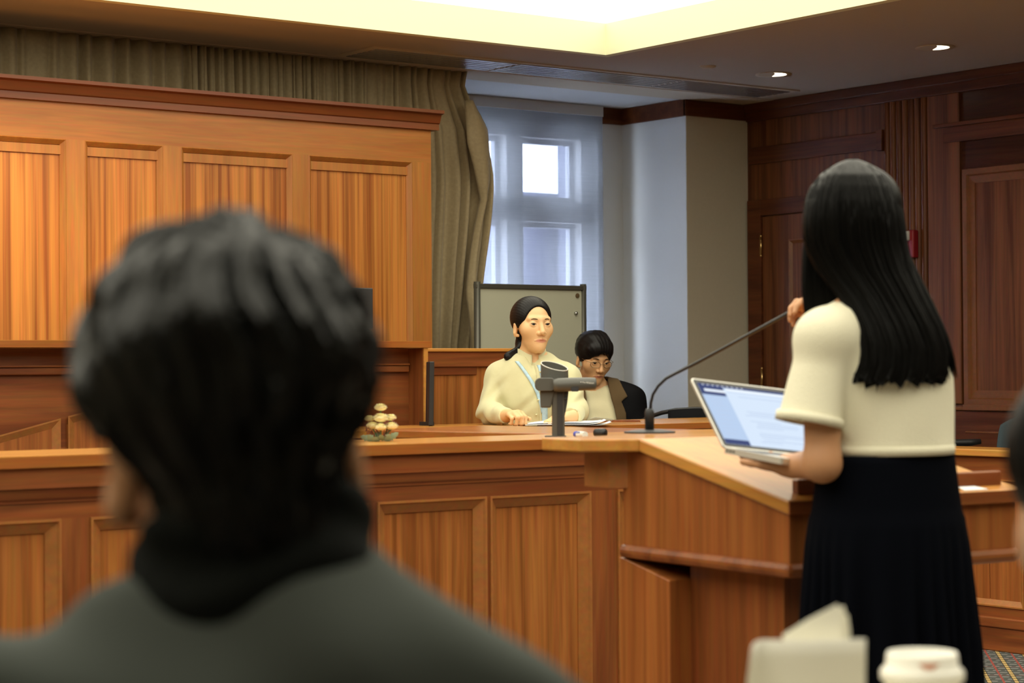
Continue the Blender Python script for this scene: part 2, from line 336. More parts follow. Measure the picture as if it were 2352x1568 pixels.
# walls
struct(MB().box(-4.2, -4.0, -5.2, 9.5, 0, H + 0.5).build('wall_left', 'plaster'))
struct(MB().box(-4.2, 9.2, -5.2, -5.0, 0, H + 0.5).build('wall_rear', 'plaster'))
struct(MB().box(-4.2, 5.6, 9.33, 9.5, 0, H).box(5.5, 5.6, 9.5, 10.2, 0, H).build('wall_back', 'plaster'))
struct(MB().box(8.312, XR, 9.327, 9.33, 0, H).build('wall_pier', 'plaster'), 'narrow cream wall strip between the window recess and the dark wood wall', 'wall')
struct(MB().box(8.31, XR + 0.02, 9.33, 10.2, 0, H).build('wall_niche', 'niche_paint'), 'pale wall pier between window and wood wall', 'wall')
c = MB(); c.box(5.6, 6.7, 9.92, 10.15, 0, H); c.box(8.11, 8.33, 9.92, 10.15, 0, H); c.box(6.7, 8.11, 9.92, 10.15, 2.66, H); c.box(6.7, 8.11, 9.92, 10.15, 0, 0.85)
struct(c.build('wall_window', 'niche_paint'))
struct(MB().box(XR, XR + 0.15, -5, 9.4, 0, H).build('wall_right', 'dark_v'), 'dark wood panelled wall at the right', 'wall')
# window
c = MB()
for x0, x1 in ((6.72, 6.80), (7.46, 7.58), (8.03, 8.11)): c.box(x0, x1, 9.98, 10.13, 0.85, 2.66)
for z0, z1 in ((0.85, 0.95), (2.085, 2.215), (2.594, 2.66)): c.box(6.7, 8.11, 9.98, 10.13, z0, z1)
win = struct(c.build('window_1', 'stone'), 'tall stone mullioned window behind the sheer roller blind', 'window')
c = MB()
for x0, x1 in ((6.80, 7.46), (7.58, 8.03)):
    for z0, z1 in ((0.95, 2.085), (2.215, 2.594)): c.ring(x0, x1, z0, z1, [(0, -0.01), (0, -0.02), (0.03, -0.02), (0.03, 0.02)], yface(10.08))
c.build('sash', 'sash', win)
c = MB()
for x0, x1 in ((6.80, 7.46), (7.58, 8.03)):
    for z0, z1 in ((0.95, 2.085), (2.215, 2.594)): c.box(x0 + 0.025, x1 - 0.025, 10.085, 10.089, z0 + 0.025, z1 - 0.025)
c.build('pane', 'window_glass', win)
# neighbouring building seen through the panes
b = thing('building', 'pale grey building outside, seen dimly through the window blind', 'building', (12, 16, 0))
MB().box(7, 30, 16, 24, -6, 2.90).box(12.42, 30, 15.6, 15.8, -6, 9).build('facade_wall', 'facade', b)
# blind
bl = thing('roller_blind', 'sheer grey roller blind drawn over the window', 'blind', (7.4, 9.87, 0.9))
MB().box(6.3, 8.11, 9.868, 9.870, 0.92, 2.74).build('blind_fabric', 'roller_fabric', bl)
MB().box(6.3, 8.11, 9.86, 9.90, 2.735, 2.797).build('head_box', 'niche_paint', bl)
MB().box(6.3, 8.11, 9.862, 9.876, 0.90, 0.925).build('bottom_bar', 'sash', bl)
# wood frieze bands under the ceiling of the recess
struct(MB().box(8.112, 8.29, 9.90, 9.92, 2.70, H - .001).box(8.292, 8.31, 9.315, 9.92, 2.70, H - .001).box(8.292, XR, 9.31, 9.329, 2.70, H - .006).build('trim_3', 'dark_x'), 'dark wood frieze band at the top of the pale pier', 'trim')
# curtain
def curtain_fn(u, v):
    z = 2.795 - v * 2.78
    edge = np.interp(z, [0.0, 0.9, 1.3, 1.775, 2.2, 2.48, 2.6, 2.705, 2.8], [6.54, 6.55, 6.567, 6.60, 6.655, 6.632, 6.57, 6.53, 6.55])
    x = 1.2 + u * (6.44 - 1.2)
    if u > 0.93: x = 6.0732 + (u - 0.93) / 0.07 * (edge - 6.0732)
    ph = 62 * u + 4 * math.sin(9 * u) + 1.5 * math.sin(23 * u + 1) if u < 0.70 else 62 * u + 4 * math.sin(9 * u) + 1.5 * math.sin(23 * u + 1) + (u - 0.70) * 120
    amp = (0.034 + 0.014 * math.sin(17 * u + 2)) * (0.55 + 0.45 * min(1, v * 5))
    y = 9.12 - amp * math.sin(2 * PI * ph * 0.86) - 0.010 * math.sin(ph * 6.1 + 3 * v)
    x += 0.010 * math.sin(ph * 2.6 + 2.5 * v)
    if u > 0.965: y -= (u - 0.965) / 0.035 * 0.10 * math.sin(PI * min(1, max(0, (2.7 - z) / 1.4)))
    return (x, y, z)
cu = thing('curtain', 'olive brown pleated curtain hanging behind the wood panelled screen', 'curtain', (4, 9.1, 0))
o = MB().grid(curtain_fn, 1100, 36).build('drape', 'drape', cu, smooth=True)
so = o.modifiers.new('solid', 'SOLIDIFY'); so.thickness = 0.004
def flap_fn(u, v):        # turned-back hem at the free edge
    z = 2.62 - v * 1.45
    e = np.interp(z, [1.1, 1.3, 1.775, 2.2, 2.48, 2.62], [6.48, 6.48, 6.52, 6.592, 6.575, 6.49])
    a = np.interp(z, [1.1, 1.6, 2.1, 2.4, 2.62], [6.47, 6.44, 6.54, 6.44, 6.44])
    return (a + (e - a) * u, 8.985 - 0.03 * math.sin(PI * u) - 0.02 * math.sin(v * 9), z)
o = MB().grid(flap_fn, 10, 40).build('hem', 'drape', cu, smooth=True); so = o.modifiers.new('solid', 'SOLIDIFY'); so.thickness = 0.004
# ceiling fittings
v = thing('air_diffuser', 'long linear air slot set in the ceiling above the window', 'vent', (7.1, 8.85, H))
MB().box(5.65, 8.60, 8.66, 9.02, H - 0.006, H).build('frame', 'soffit_paint', v)
for x0, x1 in ((5.70, 6.58), (6.60, 7.72), (7.74, 8.56)):
    c = MB()
    for k in range(6): c.box(x0, x1, 8.70 + k * 0.05, 8.733 + k * 0.05, H - 0.010, H - 0.004)
    c.build('slat', 'vent_metal', v)
for i, (x, y, lab) in enumerate(((8.00, 8.26, 'round recessed ceiling downlight, left one of the two at upper right'), (8.00, 7.10, 'round recessed ceiling downlight, right one nearest the picture edge'))):
    d = thing('downlight', lab, 'ceiling light', (x, y, H), group='recessed downlights')
    MB().lathe([(0.075, 0.0), (0.098, 0.0), (0.098, -0.006), (0.075, -0.004)], (x, y, H), 40).build('trim_ring', 'soffit_paint', d, smooth=True)
    MB().lathe([(0.0, -0.0015), (0.074, -0.0015)], (x, y, H), 40).build('reflector', 'dark_grey', d)
    c = MB(); c.prism([(math.cos(a) * 0.072, math.sin(a) * 0.072) for a in np.linspace(-2.3, 0.9, 16)] + [(0.02, 0.02), (0.0, -0.01), (-0.03, -0.045)], -0.004, -0.002, lambda p, q, t: (x + p, y + q, H + t)); c.build('lamp', 'lamp_glow', d)
MB_ = MB().lathe([(0.0, -0.012), (0.03, -0.012), (0.042, -0.004), (0.045, 0.0)], (7.50, 8.24, H), 32)
tag(MB_.build('ceiling_sensor', 'soffit_paint', smooth=True, loc=(7.50, 8.24, H)), 'small flat round sensor on the ceiling left of the downlights', 'sensor')

# ------------------------------------------------------------------ right wall joinery
f = xface(XR)
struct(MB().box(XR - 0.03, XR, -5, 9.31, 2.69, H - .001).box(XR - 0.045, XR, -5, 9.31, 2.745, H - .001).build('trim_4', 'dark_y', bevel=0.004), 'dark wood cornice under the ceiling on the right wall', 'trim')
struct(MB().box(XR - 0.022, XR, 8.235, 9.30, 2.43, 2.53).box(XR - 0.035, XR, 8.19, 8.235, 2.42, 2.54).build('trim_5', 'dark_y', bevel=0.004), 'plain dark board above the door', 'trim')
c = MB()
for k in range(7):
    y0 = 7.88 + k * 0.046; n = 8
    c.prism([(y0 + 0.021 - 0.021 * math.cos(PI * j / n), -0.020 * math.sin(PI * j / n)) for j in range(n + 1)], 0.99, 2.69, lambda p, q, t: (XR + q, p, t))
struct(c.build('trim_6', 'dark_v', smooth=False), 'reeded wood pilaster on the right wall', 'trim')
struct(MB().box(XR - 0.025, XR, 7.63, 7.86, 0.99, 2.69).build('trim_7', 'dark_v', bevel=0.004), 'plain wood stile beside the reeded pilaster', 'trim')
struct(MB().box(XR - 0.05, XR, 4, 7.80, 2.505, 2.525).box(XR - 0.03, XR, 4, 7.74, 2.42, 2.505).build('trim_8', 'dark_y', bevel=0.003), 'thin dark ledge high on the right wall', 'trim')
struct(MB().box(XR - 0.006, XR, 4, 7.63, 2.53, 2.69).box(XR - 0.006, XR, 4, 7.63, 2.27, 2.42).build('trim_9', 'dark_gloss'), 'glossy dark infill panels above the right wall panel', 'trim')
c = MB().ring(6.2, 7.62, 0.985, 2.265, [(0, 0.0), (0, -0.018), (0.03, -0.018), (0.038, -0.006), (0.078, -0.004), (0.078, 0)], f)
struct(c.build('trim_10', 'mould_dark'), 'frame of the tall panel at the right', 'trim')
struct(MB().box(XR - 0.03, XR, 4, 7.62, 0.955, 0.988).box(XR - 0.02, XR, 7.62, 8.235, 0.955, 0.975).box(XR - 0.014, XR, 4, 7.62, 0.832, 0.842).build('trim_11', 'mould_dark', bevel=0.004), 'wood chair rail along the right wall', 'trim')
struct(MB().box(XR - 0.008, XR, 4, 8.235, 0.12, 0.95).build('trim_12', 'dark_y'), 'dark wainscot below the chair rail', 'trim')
# door
dr = thing('door_1', 'dark wood door in the right wall behind the standing woman', 'door', (XR, 8.72, 0)); dr['kind'] = 'structure'
MB().box(XR - 0.015, XR + 0.02, 8.27, 9.185, 0.01, 2.105).build('leaf', 'dark_v', dr)
MB().box(XR - 0.03, XR, 9.19, 9.305, 0, 2.21).box(XR - 0.03, XR, 8.235, 8.268, 0, 2.21).box(XR - 0.03, XR, 8.268, 9.19, 2.112, 2.21).build('door_frame', 'dark_y', dr, bevel=0.004)
MB().ring(8.46, 8.955, 1.08, 1.957, [(0, 0), (0, -0.012), (0.008, -0.012), (0.03, 0.004)], xface(XR - 0.015)).ring(8.46, 8.955, 0.2, 0.95, [(0, 0), (0, -0.012), (0.008, -0.012), (0.03, 0.004)], xface(XR - 0.015)).build('panel_moulding', 'mould_dark', dr)
for z in (1.93, 1.13, 0.3):
    MB().tube([(XR - 0.028, 9.187, z - 0.055), (XR - 0.028, 9.187, z + 0.055)], 0.008, 10).sphere((XR - 0.028, 9.187, z + 0.06), 0.008, 6).sphere((XR - 0.028, 9.187, z - 0.06), 0.008, 6).build('hinge', 'brass', dr, smooth=True)
# fire alarm
fa = thing('fire_alarm', 'red fire alarm strobe on the reeded pilaster beside the long hair', 'alarm', (XR - 0.03, 8.02, 1.8))
MB().box(XR - 0.065, XR - 0.02, 7.932, 8.035, 1.80, 1.955).build('case', 'red_plastic', fa, bevel=0.008)
MB().box(XR - 0.085, XR - 0.064, 7.955, 8.012, 1.895, 1.95).build('strobe_lens', 'white_plastic', fa, bevel=0.006)

# ------------------------------------------------------------------ bench and its panelled screen
sc_ = thing('panelled_screen', 'tall wood panelled screen with a cornice behind the bench', 'screen', (4.2, 8.7, 0))
YS = 8.60; f = yface(YS)
opens = [(1.75, 2.42), (2.50, 3.05), (3.14, 3.984), (4.072, 4.462), (4.553, 5.150), (5.240, 5.840)]
c = MB().box(1.3, 5.955, YS + 0.03, YS + 0.14, 0.0, 2.42)
c.build('core', 'screen_v', sc_)
c = MB().box(1.3, 5.955, YS, YS + 0.03, 2.232, 2.42).box(1.3, 5.955, YS, YS + 0.03, 0.0, 0.6)
xs = [1.3] + [q for o_ in opens for q in o_] + [5.955]
for i in range(0, len(xs), 2): MB().box(xs[i], xs[i + 1], YS, YS + 0.03, 0.6, 2.232).build('stile', 'screen_v', sc_)
c.build('rail', 'screen_x', sc_)
for a, b_ in opens:
    MB().ring(a, b_, 0.6, 2.232, [(0, 0.0), (0.004, -0.004), (0.008, 0.0), (0.024, 0.018), (0.024, 0.03)], f).box(a + 0.02, b_ - 0.02, YS + 0.012, YS + 0.03, 2.165, 2.205).build('panel_moulding', 'screen_v', sc_)
    MB().box(a, b_, YS + 0.022, YS + 0.032, 0.6, 2.232).build('panel', 'veneer_bold', sc_)
c = MB(); prof = [(0, 2.395), (-0.022, 2.395), (-0.022, 2.425), (-0.03, 2.43), (-0.045, 2.468), (-0.07, 2.474), (-0.07, 2.49), (0.14, 2.49), (0.14, 2.395)]
c.prism(prof, 1.2, 5.99, lambda p, q, t: (t, YS + p, q)); c.build('cornice', 'cornice', sc_)
# bench
be = thing('judges_bench', 'long raised wood bench in front of the panelled screen', 'bench', (3.5, 7.6, 0))
MB().box(1.2, 5.035, 7.28, 8.05, 1.290, 1.318).build('countertop', 'honey_x', be)
MB().box(1.2, 5.0345, 7.277, 7.281, 1.291, 1.3165).build('edge_band', 'top_x', be)
MB().box(1.2, 5.0, 7.40, 7.46, 0.0, 1.289).build('front', 'rail_x', be)
MB().box(1.2, 4.99, 7.378, 7.40, 1.188, 1.215).box(1.2, 4.99, 7.37, 7.40, 1.216, 1.225).build('frieze_moulding', 'rail_x', be, bevel=0.004)
MB().box(5.0, 5.022, 7.29, 8.05, 0.0, 1.289).build('end_panel', 'rail_v', be, bevel=0.003)
MB().box(5.0005, 5.0215, 7.284, 7.292, 0.0, 1.289).build('edge_strip', 'honey_y', be)
# arched panelling low on the bench front
def arch(x): return 0.905 + 0.30 * max(0.0, 1 - ((x - 4.05) / 1.35) ** 2) ** 0.5 if abs(x - 4.05) < 1.35 else 0.905
for (x0, x1) in ((2.72, 3.395), (3.425, 3.95), (3.98, 4.45)):
    xsn = np.linspace(x0, x1, 14)
    zt = [arch(x) - (0.30 - 0.14) * 0 for x in xsn]
    zt = [0.93 + 0.107 * (x - 3.03) / 0.45 if x < 3.6 else 1.065 + 0.05 * math.sin((x - 3.6) / 0.9 * PI / 2) for x in xsn]
    if x0 > 3.9: zt = [1.112 for _ in xsn]
    c = MB()
    for i in range(13):
        a, b_ = xsn[i], xsn[i + 1]; za, zb = zt[i], zt[i + 1]
        c.add([(a, 7.385, za), (b_, 7.385, zb), (b_, 7.385, zb + 0.006), (a, 7.385, za + 0.006), (a, 7.40, za - 0.03), (b_, 7.40, zb - 0.03)], [(0, 1, 2, 3), (4, 5, 1, 0)])
    c.add([(x0, 7.385, 0.3), (x0 + 0.006, 7.385, 0.3), (x0 + 0.006, 7.385, zt[0]), (x0, 7.385, zt[0]), (x0 + 0.035, 7.40, 0.3), (x0 + 0.035, 7.40, zt[0] - 0.03)], [(0, 1, 2, 3), (1, 4, 5, 2)])
    c.add([(x1, 7.385, 0.3), (x1 - 0.006, 7.385, 0.3), (x1 - 0.006, 7.385, zt[-1]), (x1, 7.385, zt[-1]), (x1 - 0.035, 7.40, 0.3), (x1 - 0.035, 7.40, zt[-1] - 0.03)], [(3, 2, 1, 0), (2, 5, 4, 1)])
    c.build('panel_moulding', 'mould', be)
    c = MB()
    for i in range(13): c.add([(xsn[i], 7.398, 0.3), (xsn[i + 1], 7.398, 0.3), (xsn[i + 1], 7.398, zt[i + 1] - 0.026), (xsn[i], 7.398, zt[i] - 0.026)], [(0, 1, 2, 3)])
    c.build('panel', 'veneer_plain', be)
# things on the bench
mo = thing('monitor', 'small dark screen on the bench top, its right edge beside the man\'s hair', 'monitor', (4.6, 7.75, 1.318))
p = at_d(845, 708, 8.75); hw = 0.15
MB().box(p[0] - 2 * hw + 0.02, p[0] + 0.02, p[1] - 0.01, p[1] + 0.012, p[2] - 0.085, p[2] + 0.085).build('display', 'dark_grey', mo, bevel=0.004)
MB().box(p[0] - hw - 0.015, p[0] - hw + 0.045, p[1] - 0.004, p[1] + 0.02, 1.32, p[2]).build('stand', 'black_plastic', mo)
MB().box(p[0] - hw - 0.06, p[0] - hw + 0.09, p[1] - 0.06, p[1] + 0.06, 1.318, 1.328).build('base', 'black_plastic', mo, bevel=0.004)
p = at_d(246, 780, 7.75)
le = thing('laptop', 'dark laptop with raised lid on the bench, left of the man\'s hair', 'laptop', (p[0] + 0.2, p[1] + 0.1, 1.318))
MB().prism([(0, 1.325), (0.07, 1.40), (0.078, 1.398), (0.012, 1.322)], p[1], p[1] + 0.26, lambda a, q, t: (p[0] + a, t, q)).build('lid', 'dark_grey', le)
MB().box(p[0] + 0.005, p[0] + 0.21, p[1], p[1] + 0.26, 1.318, 1.326).build('base', 'dark_grey', le)

# ------------------------------------------------------------------ partition behind the seated woman
pa = thing('partition', 'low wood partition panel behind the seated woman in the pale shirt', 'partition', (5.42, 7.55, 0))
MB().box(5.03, 5.66, 7.51, 7.56, 0, 1.28).build('core', 'veneer', pa)
MB().box(5.03, 5.66, 7.485, 7.57, 1.275, 1.29).build('cap_rail', 'honey_x', pa, bevel=0.003)
MB().box(5.03, 5.66, 7.495, 7.51, 1.21, 1.275).build('top_rail', 'rail_x', pa)
MB().box(5.03, 5.435, 7.503, 7.51, 1.174, 1.21).build('moulding', 'cornice', pa)
# black monitor seen edge-on beside the bench end
p = at_d(990, 984, 8.42)
me_ = thing('monitor', 'thin black monitor seen edge-on beside the end of the bench', 'monitor', (p[0] - 0.01, p[1] + 0.1, 0.965))
u_ = Vector((FWD[0] * 0.995 - RGT[0] * 0.09, FWD[1] * 0.995 - RGT[1] * 0.09, 0)); w_ = Vector((RGT[0], RGT[1], 0))
B0 = Vector(p)
c = MB(); q0 = B0 + w_ * (-0.010); lean = Vector((0, 0, 1)) + w_ * 0.02
vs = [q0 + u_ * a + w_ * b_ + lean * z for z in (0.012, 0.27) for a in (0, 0.26) for b_ in (0, 0.020)]
c.add(vs, [(0, 2, 3, 1), (4, 5, 7, 6), (0, 1, 5, 4), (2, 6, 7, 3), (0, 4, 6, 2), (1, 3, 7, 5)]); c.build('display', 'black_plastic', me_, bevel=0.003)
q1 = q0 + u_ * 0.08
MB().box(q1.x - 0.006, q1.x + 0.012, q1.y - 0.03, q1.y + 0.05, 0.97, 0.985).build('stand', 'black_plastic', me_)

# ------------------------------------------------------------------ the desks and the front bar
dk = thing('clerk_desk', 'wood desk where the woman in the pale shirt sits', 'desk', (5.4, 6.8, 0))
MB().box(4.2, 6.5, 6.46, 7.12, 0.945, 0.97).build('desktop', 'honey_x', dk)
MB().box(4.2, 6.5, 6.457, 6.461, 0.946, 0.9685).build('edge_band', 'top_x', dk)
MB().box(4.25, 6.45, 6.52, 6.55, 0, 0.945).build('front', 'rail_x', dk)
MB().box(4.25, 4.28, 6.55, 7.1, 0, 0.945).build('side', 'rail_v', dk); MB().box(6.42, 6.45, 6.55, 7.1, 0, 0.945).build('side', 'rail_v', dk)
dm = thing('side_desk', 'narrow wood desk running back from behind the document camera', 'desk', (4.4, 5.6, 0))
e0, e1 = Vector((4.065, 6.29)), Vector((4.30, 5.10)); dx = Vector((0.60, 0.11))
c = MB().prism([tuple(e0), tuple(e1), tuple(e1 + dx), tuple(e0 + dx)], 0.957, 0.985, lambda a, q, t: (a, q, t)); c.build('desktop', 'top_y', dm, bevel=0.004)
ii = Vector((0.04, 0.0)); MB().prism([tuple(e0 + ii + Vector((0, -.03))), tuple(e1 + ii + Vector((0, .03))), tuple(e1 + dx - ii + Vector((0, .03))), tuple(e0 + dx - ii + Vector((0, -.03)))], 0, 0.957, lambda a, q, t: (a, q, t)).build('body', 'rail_y', dm)

ba = thing('front_bar', 'long wood bar with panelled front crossing behind the foreground man', 'bar', (3.4, 4.8, 0))
YB = 4.65; f = yface(YB + 0.03)
MB().box(1.0, 4.75, YB, YB + 0.36, 0.971, 1.0).build('countertop', 'honey_x', ba)
MB().box(1.0, 4.75, YB - 0.003, YB + 0.001, 0.972, 0.9985).build('edge_band', 'top_x', ba)
MB().box(1.05, 4.70, YB + 0.06, YB + 0.12, 0, 0.971).build('core', 'rail_x', ba)
MB().box(1.05, 4.70, YB + 0.03, YB + 0.06, 0.846, 0.971).box(1.05, 4.70, YB + 0.03, YB + 0.06, 0.0, 0.2).build('rail', 'rail_x', ba)
MB().box(1.05, 4.70, YB + 0.012, YB + 0.03, 0.927, 0.971).build('fascia', 'rail_x', ba)
MB().prism([(0.03, 0.886), (0.027, 0.886), (0.027, 0.891), (0.022, 0.897), (0.016, 0.920), (0.009, 0.922), (0.009, 0.928), (0.03, 0.928)], 1.05, 4.70, lambda p_, q, t: (t, YB + p_, q)).build('frieze_moulding', 'rail_x', ba)
opens = [(1.15, 1.68), (1.70, 2.150), (2.227, 2.60), (2.62, 3.03), (3.058, 3.418), (3.430, 3.790), (3.89, 4.26), (4.28, 4.64)]
xs = [1.05] + [q for o_ in opens for q in o_] + [4.70]
for i in range(0, len(xs), 2): MB().box(xs[i], xs[i + 1], YB + 0.03, YB + 0.06, 0.2, 0.846).build('stile', 'rail_v', ba)
for a, b_ in opens:
    MB().ring(a, b_, 0.2, 0.846, BEAD, f).build('panel_moulding', 'mould', ba)
    MB().box(a + 0.02, b_ - 0.02, YB + 0.05, YB + 0.06, 0.22, 0.826).build('panel', 'veneer', ba)
MB().box(1.05, 4.70, YB + 0.012, YB + 0.03, 0, 0.12).build('plinth', 'rail_x', ba, bevel=0.004)

# jury rail
ju = thing('jury_rail', 'low wood rail with panelled front behind the lectern at the right', 'rail', (6.95, 5.4, 0))
XJ = 6.87; f = xface(XJ + 0.03)
MB().box(XJ, XJ + 0.22, 3.6, 6.45, 0.815, 0.845).build('cap', 'honey_y', ju, bevel=0.005)
MB().box(XJ + 0.05, XJ + 0.12, 3.65, 6.4, 0, 0.815).build('core', 'rail_y', ju)
MB().box(XJ + 0.03, XJ + 0.05, 3.65, 6.4, 0.72, 0.815).box(XJ + 0.03, XJ + 0.05, 3.65, 6.4, 0, 0.185).build('rail', 'rail_y', ju)
opens = [(3.7, 4.5), (4.58, 5.57), (5.667, 6.35)]
xs = [3.65] + [q for o_ in opens for q in o_] + [6.4]
for i in range(0, len(xs), 2): MB().box(XJ + 0.03, XJ + 0.05, xs[i], xs[i + 1], 0.185, 0.72).build('stile', 'rail_v', ju)
for a, b_ in opens:
    MB().ring(a, b_, 0.185, 0.72, BEAD, f).build('panel_moulding', 'mould', ju)
    m_ = 0.5 * (a + b_) if a < 5.6 else 5.858
    MB().box(XJ + 0.042, XJ + 0.05, a + 0.02, m_ - 0.0015, 0.2, 0.70).box(XJ + 0.042, XJ + 0.05, m_ + 0.0015, b_ - 0.02, 0.2, 0.70).build('panel', 'veneer_plain', ju)
MB().box(XJ + 0.008, XJ + 0.03, 3.65, 6.4, 0.10, 0.142).box(XJ + 0.016, XJ + 0.03, 3.65, 6.4, 0.0, 0.10).build('plinth', 'rail_y', ju, bevel=0.005)

# ------------------------------------------------------------------ lectern (local frame: u right along the speaker's edge, v to the back)
LROT = R(-4.7); LO = Vector((2.966, 3.03, 0.0))
lc = thing('lectern', 'honey wood lectern with sloping top under the laptop', 'lectern', LO, LROT)
ORG[lc.name] = Vector((0, 0, 0))
def lw(u, v, z): return LO + Matrix.Rotation(LROT, 3, 'Z') @ Vector((u, v, z))
LW = 0.66; SL = (1.042 - 0.930) / 0.514
def ztop(v): return 0.930 + SL * v
side = [(0.0, 0.930), (0.514, 1.042), (0.72, 1.042), (0.72, 1.013), (0.514, 1.013), (0.0, 0.901)]
MB().prism([(0.0, 0.930), (0.514, 1.042), (0.514, 1.013), (0.0, 0.901)], 0.0, LW, lambda p_, q, t: (t, p_, q)).build('sloping_top', 'honey_y', lc, bevel=0.004)
MB().box(0.001, LW - 0.001, -0.003, 0.001, 0.903, 0.928).build('edge_band', 'rail_x', lc)  # darker wood strip puts the shade of the speaker's edge into its colour
shelf = [(0.0, 0.514), (-0.111, 0.582), (-0.111, 0.74), (LW + 0.111, 0.74), (LW + 0.111, 0.582), (LW, 0.514)]
MB().prism(shelf, 1.013, 1.042, lambda a, q, t: (a, q, t)).build('back_shelf', 'honey_x', lc, bevel=0.004)
MB().prism([(0.03, 0.560), (-0.02, 0.60), (-0.02, 0.70), (LW + 0.02, 0.70), (LW + 0.02, 0.60), (LW - 0.03, 0.560)], 0.93, 1.013, lambda a, q, t: (a, q, t)).build('shelf_bracket', 'mould', lc)
MB().box(0.055, LW - 0.03, 0.035, 0.055, 0.935, 0.969).build('stop_ledge', 'rail_x', lc, bevel=0.003)
MB().prism([(0.012, 0.80), (0.012, 0.902), (0.514, 1.012), (0.593, 1.012), (0.593, 0.80)], 0.012, LW - 0.012, lambda p_, q, t: (t, p_, q)).build('box', 'veneer_plain', lc, bevel=0.003)
MB().box(0.002, LW - 0.002, 0.004, 0.603, 0.772, 0.803).build('box_moulding', 'rail_x', lc, bevel=0.012)
MB().prism([(0.61, 0.0), (0.61, 0.772), (0.59, 0.771), (0.42, 0.735), (0.42, 0.0)], 0.012, LW - 0.012, lambda p_, q, t: (t, p_, q)).build('pedestal', 'veneer_plain', lc, bevel=0.003)
MB().box(0.07, LW - 0.07, 0.10, 0.42, 0.0, 0.772).build('cupboard', 'rail_v', lc)
p = at_z(2180, 1129, 0.935)
card_ = MB().prism([(LW - 0.17, 0.006), (LW - 0.10, 0.006), (LW - 0.115, 0.032), (LW - 0.165, 0.032)], 0.0, 0.0015, lambda a, q, t: tuple(lw(a, q, ztop(q) + 0.0005 + t)))
tag(card_.build('name_card', 'paper', loc=lw(LW - 0.14, 0.02, 0.935)), 'small white printed tag on the front edge of the lectern', 'card')
# gooseneck microphone
mp = at_z(1492, 994, 1.042)
mk = thing('gooseneck_microphone', 'black gooseneck microphone arching up from the lectern', 'microphone', mp)
MB().lathe([(0.062, 0.0), (0.062, 0.004), (0.03, 0.008), (0.0, 0.008)], mp, 32).build('base_plate', 'dark_grey', mk, smooth=False)
MB().lathe([(0.011, 0.006), (0.0115, 0.05), (0.0095, 0.055), (0.0085, 0.058), (0.0, 0.062)], mp, 16).build('socket', 'black_plastic', mk, smooth=True)
d0 = (np.array(mp) - EYE) @ CR[2]
pts = [at_d(x, y, d0 + dd) for x, y, dd in ((1494, 945, 0), (1495, 925, -0.005), (1500, 905, -0.015), (1512, 886, -0.03), (1530, 869, -0.05), (1552, 857, -0.07), (1600, 833, -0.11), (1700, 779, -0.19), (1790, 730, -0.26), (1822, 712, -0.285))]
MB().tube([Vector(q) for q in pts], [0.0035] * 6 + [0.0042] * 4, 10).build('gooseneck', 'black_plastic', mk, smooth=True)
MIC_TIP = Vector(at_d(1832, 707, d0 - 0.293))
MB().tube([Vector(pts[-1]), MIC_TIP], [0.0055, 0.0055], 12).build('capsule', 'dark_grey', mk, smooth=True)
# laptop held over the lectern
lh = Vector(at_d(1662, 1026, 4.22))
def cam2w(v): return Vector(CR.T @ np.array(v, float))
w_ax = cam2w((0.892, 0.111, 0.439)).normalized(); h_ax = cam2w((-0.264, -0.66, 0.703)); h_ax = (h_ax - w_ax * h_ax.dot(w_ax)).normalized()
b_ax = cam2w((0.436, 0.054, -0.90)); b_ax = (b_ax - w_ax * b_ax.dot(w_ax)).normalized()
lap = thing('laptop', 'open silver laptop with a lit document page, held over the lectern', 'laptop', lh)
def lapm(axu, axv): 
    n_ = axu.cross(axv).normalized(); return lambda a, q, t: tuple(lh + axu * a + axv * q + n_ * t)
LWd, LH = 0.304, 0.207
fm = lapm(w_ax, h_ax)
def rrect(w, h, r, x0=0, y0=0, n=5):
    out = []
    for cx, cy, a0 in ((w - r, r, -90), (w - r, h - r, 0), (r, h - r, 90), (r, r, 180)):
        for k in range(n + 1): a = R(a0 + 90 * k / n); out.append((x0 + cx + r * math.cos(a), y0 + cy + r * math.sin(a)))
    return out
MB().prism(rrect(LWd, LH, 0.008), -0.005, 0.0, fm).build('lid', 'silver', lap)
MB().prism(rrect(LWd - 0.006, LH - 0.006, 0.006, 0.003, 0.003), 0.0, 0.0006, fm).build('bezel', 'black_plastic', lap)
def scr(c, x0, x1, y0, y1, t=0.0012, mi=0):   # rectangles on the display, y measured from the top
    c.add([fm(0.010 + x0, LH - 0.014 - y1, t), fm(0.010 + x1, LH - 0.014 - y1, t), fm(0.010 + x1, LH - 0.014 - y0, t), fm(0.010 + x0, LH - 0.014 - y0, t)], [(0, 1, 2, 3)], mi)
c = MB(); scr(c, 0, 0.284, 0, 0.182, 0.0008, 0)
scr(c, 0, 0.284, 0, 0.007, 0.0010, 2)                     # menu bar
scr(c, 0.0, 0.062, 0.007, 0.182, 0.0010, 1)               # side bar
scr(c, 0.0, 0.060, 0.007, 0.034, 0.0012, 2); scr(c, 0.010, 0.062, 0.016, 0.024, 0.0014, 4); scr(c, 0.066, 0.284, 0.009, 0.016, 0.0012, 4); scr(c, 0.066, 0.284, 0.0185, 0.020, 0.0012, 5)
scr(c, 0.0, 0.060, 0.168, 0.182, 0.0012, 2); scr(c, 0.22, 0.232, 0.022, 0.032, 0.0012, 3)
random.seed(3)
for k, y in enumerate((0.030, 0.075, 0.081, 0.087, 0.104, 0.110, 0.116, 0.122, 0.140, 0.146, 0.152, 0.160, 0.166)):
    x = 0.085 + random.random() * 0.02; scr(c, x, x + 0.05 + random.random() * 0.11, y, y + 0.0018, 0.0012, 5)
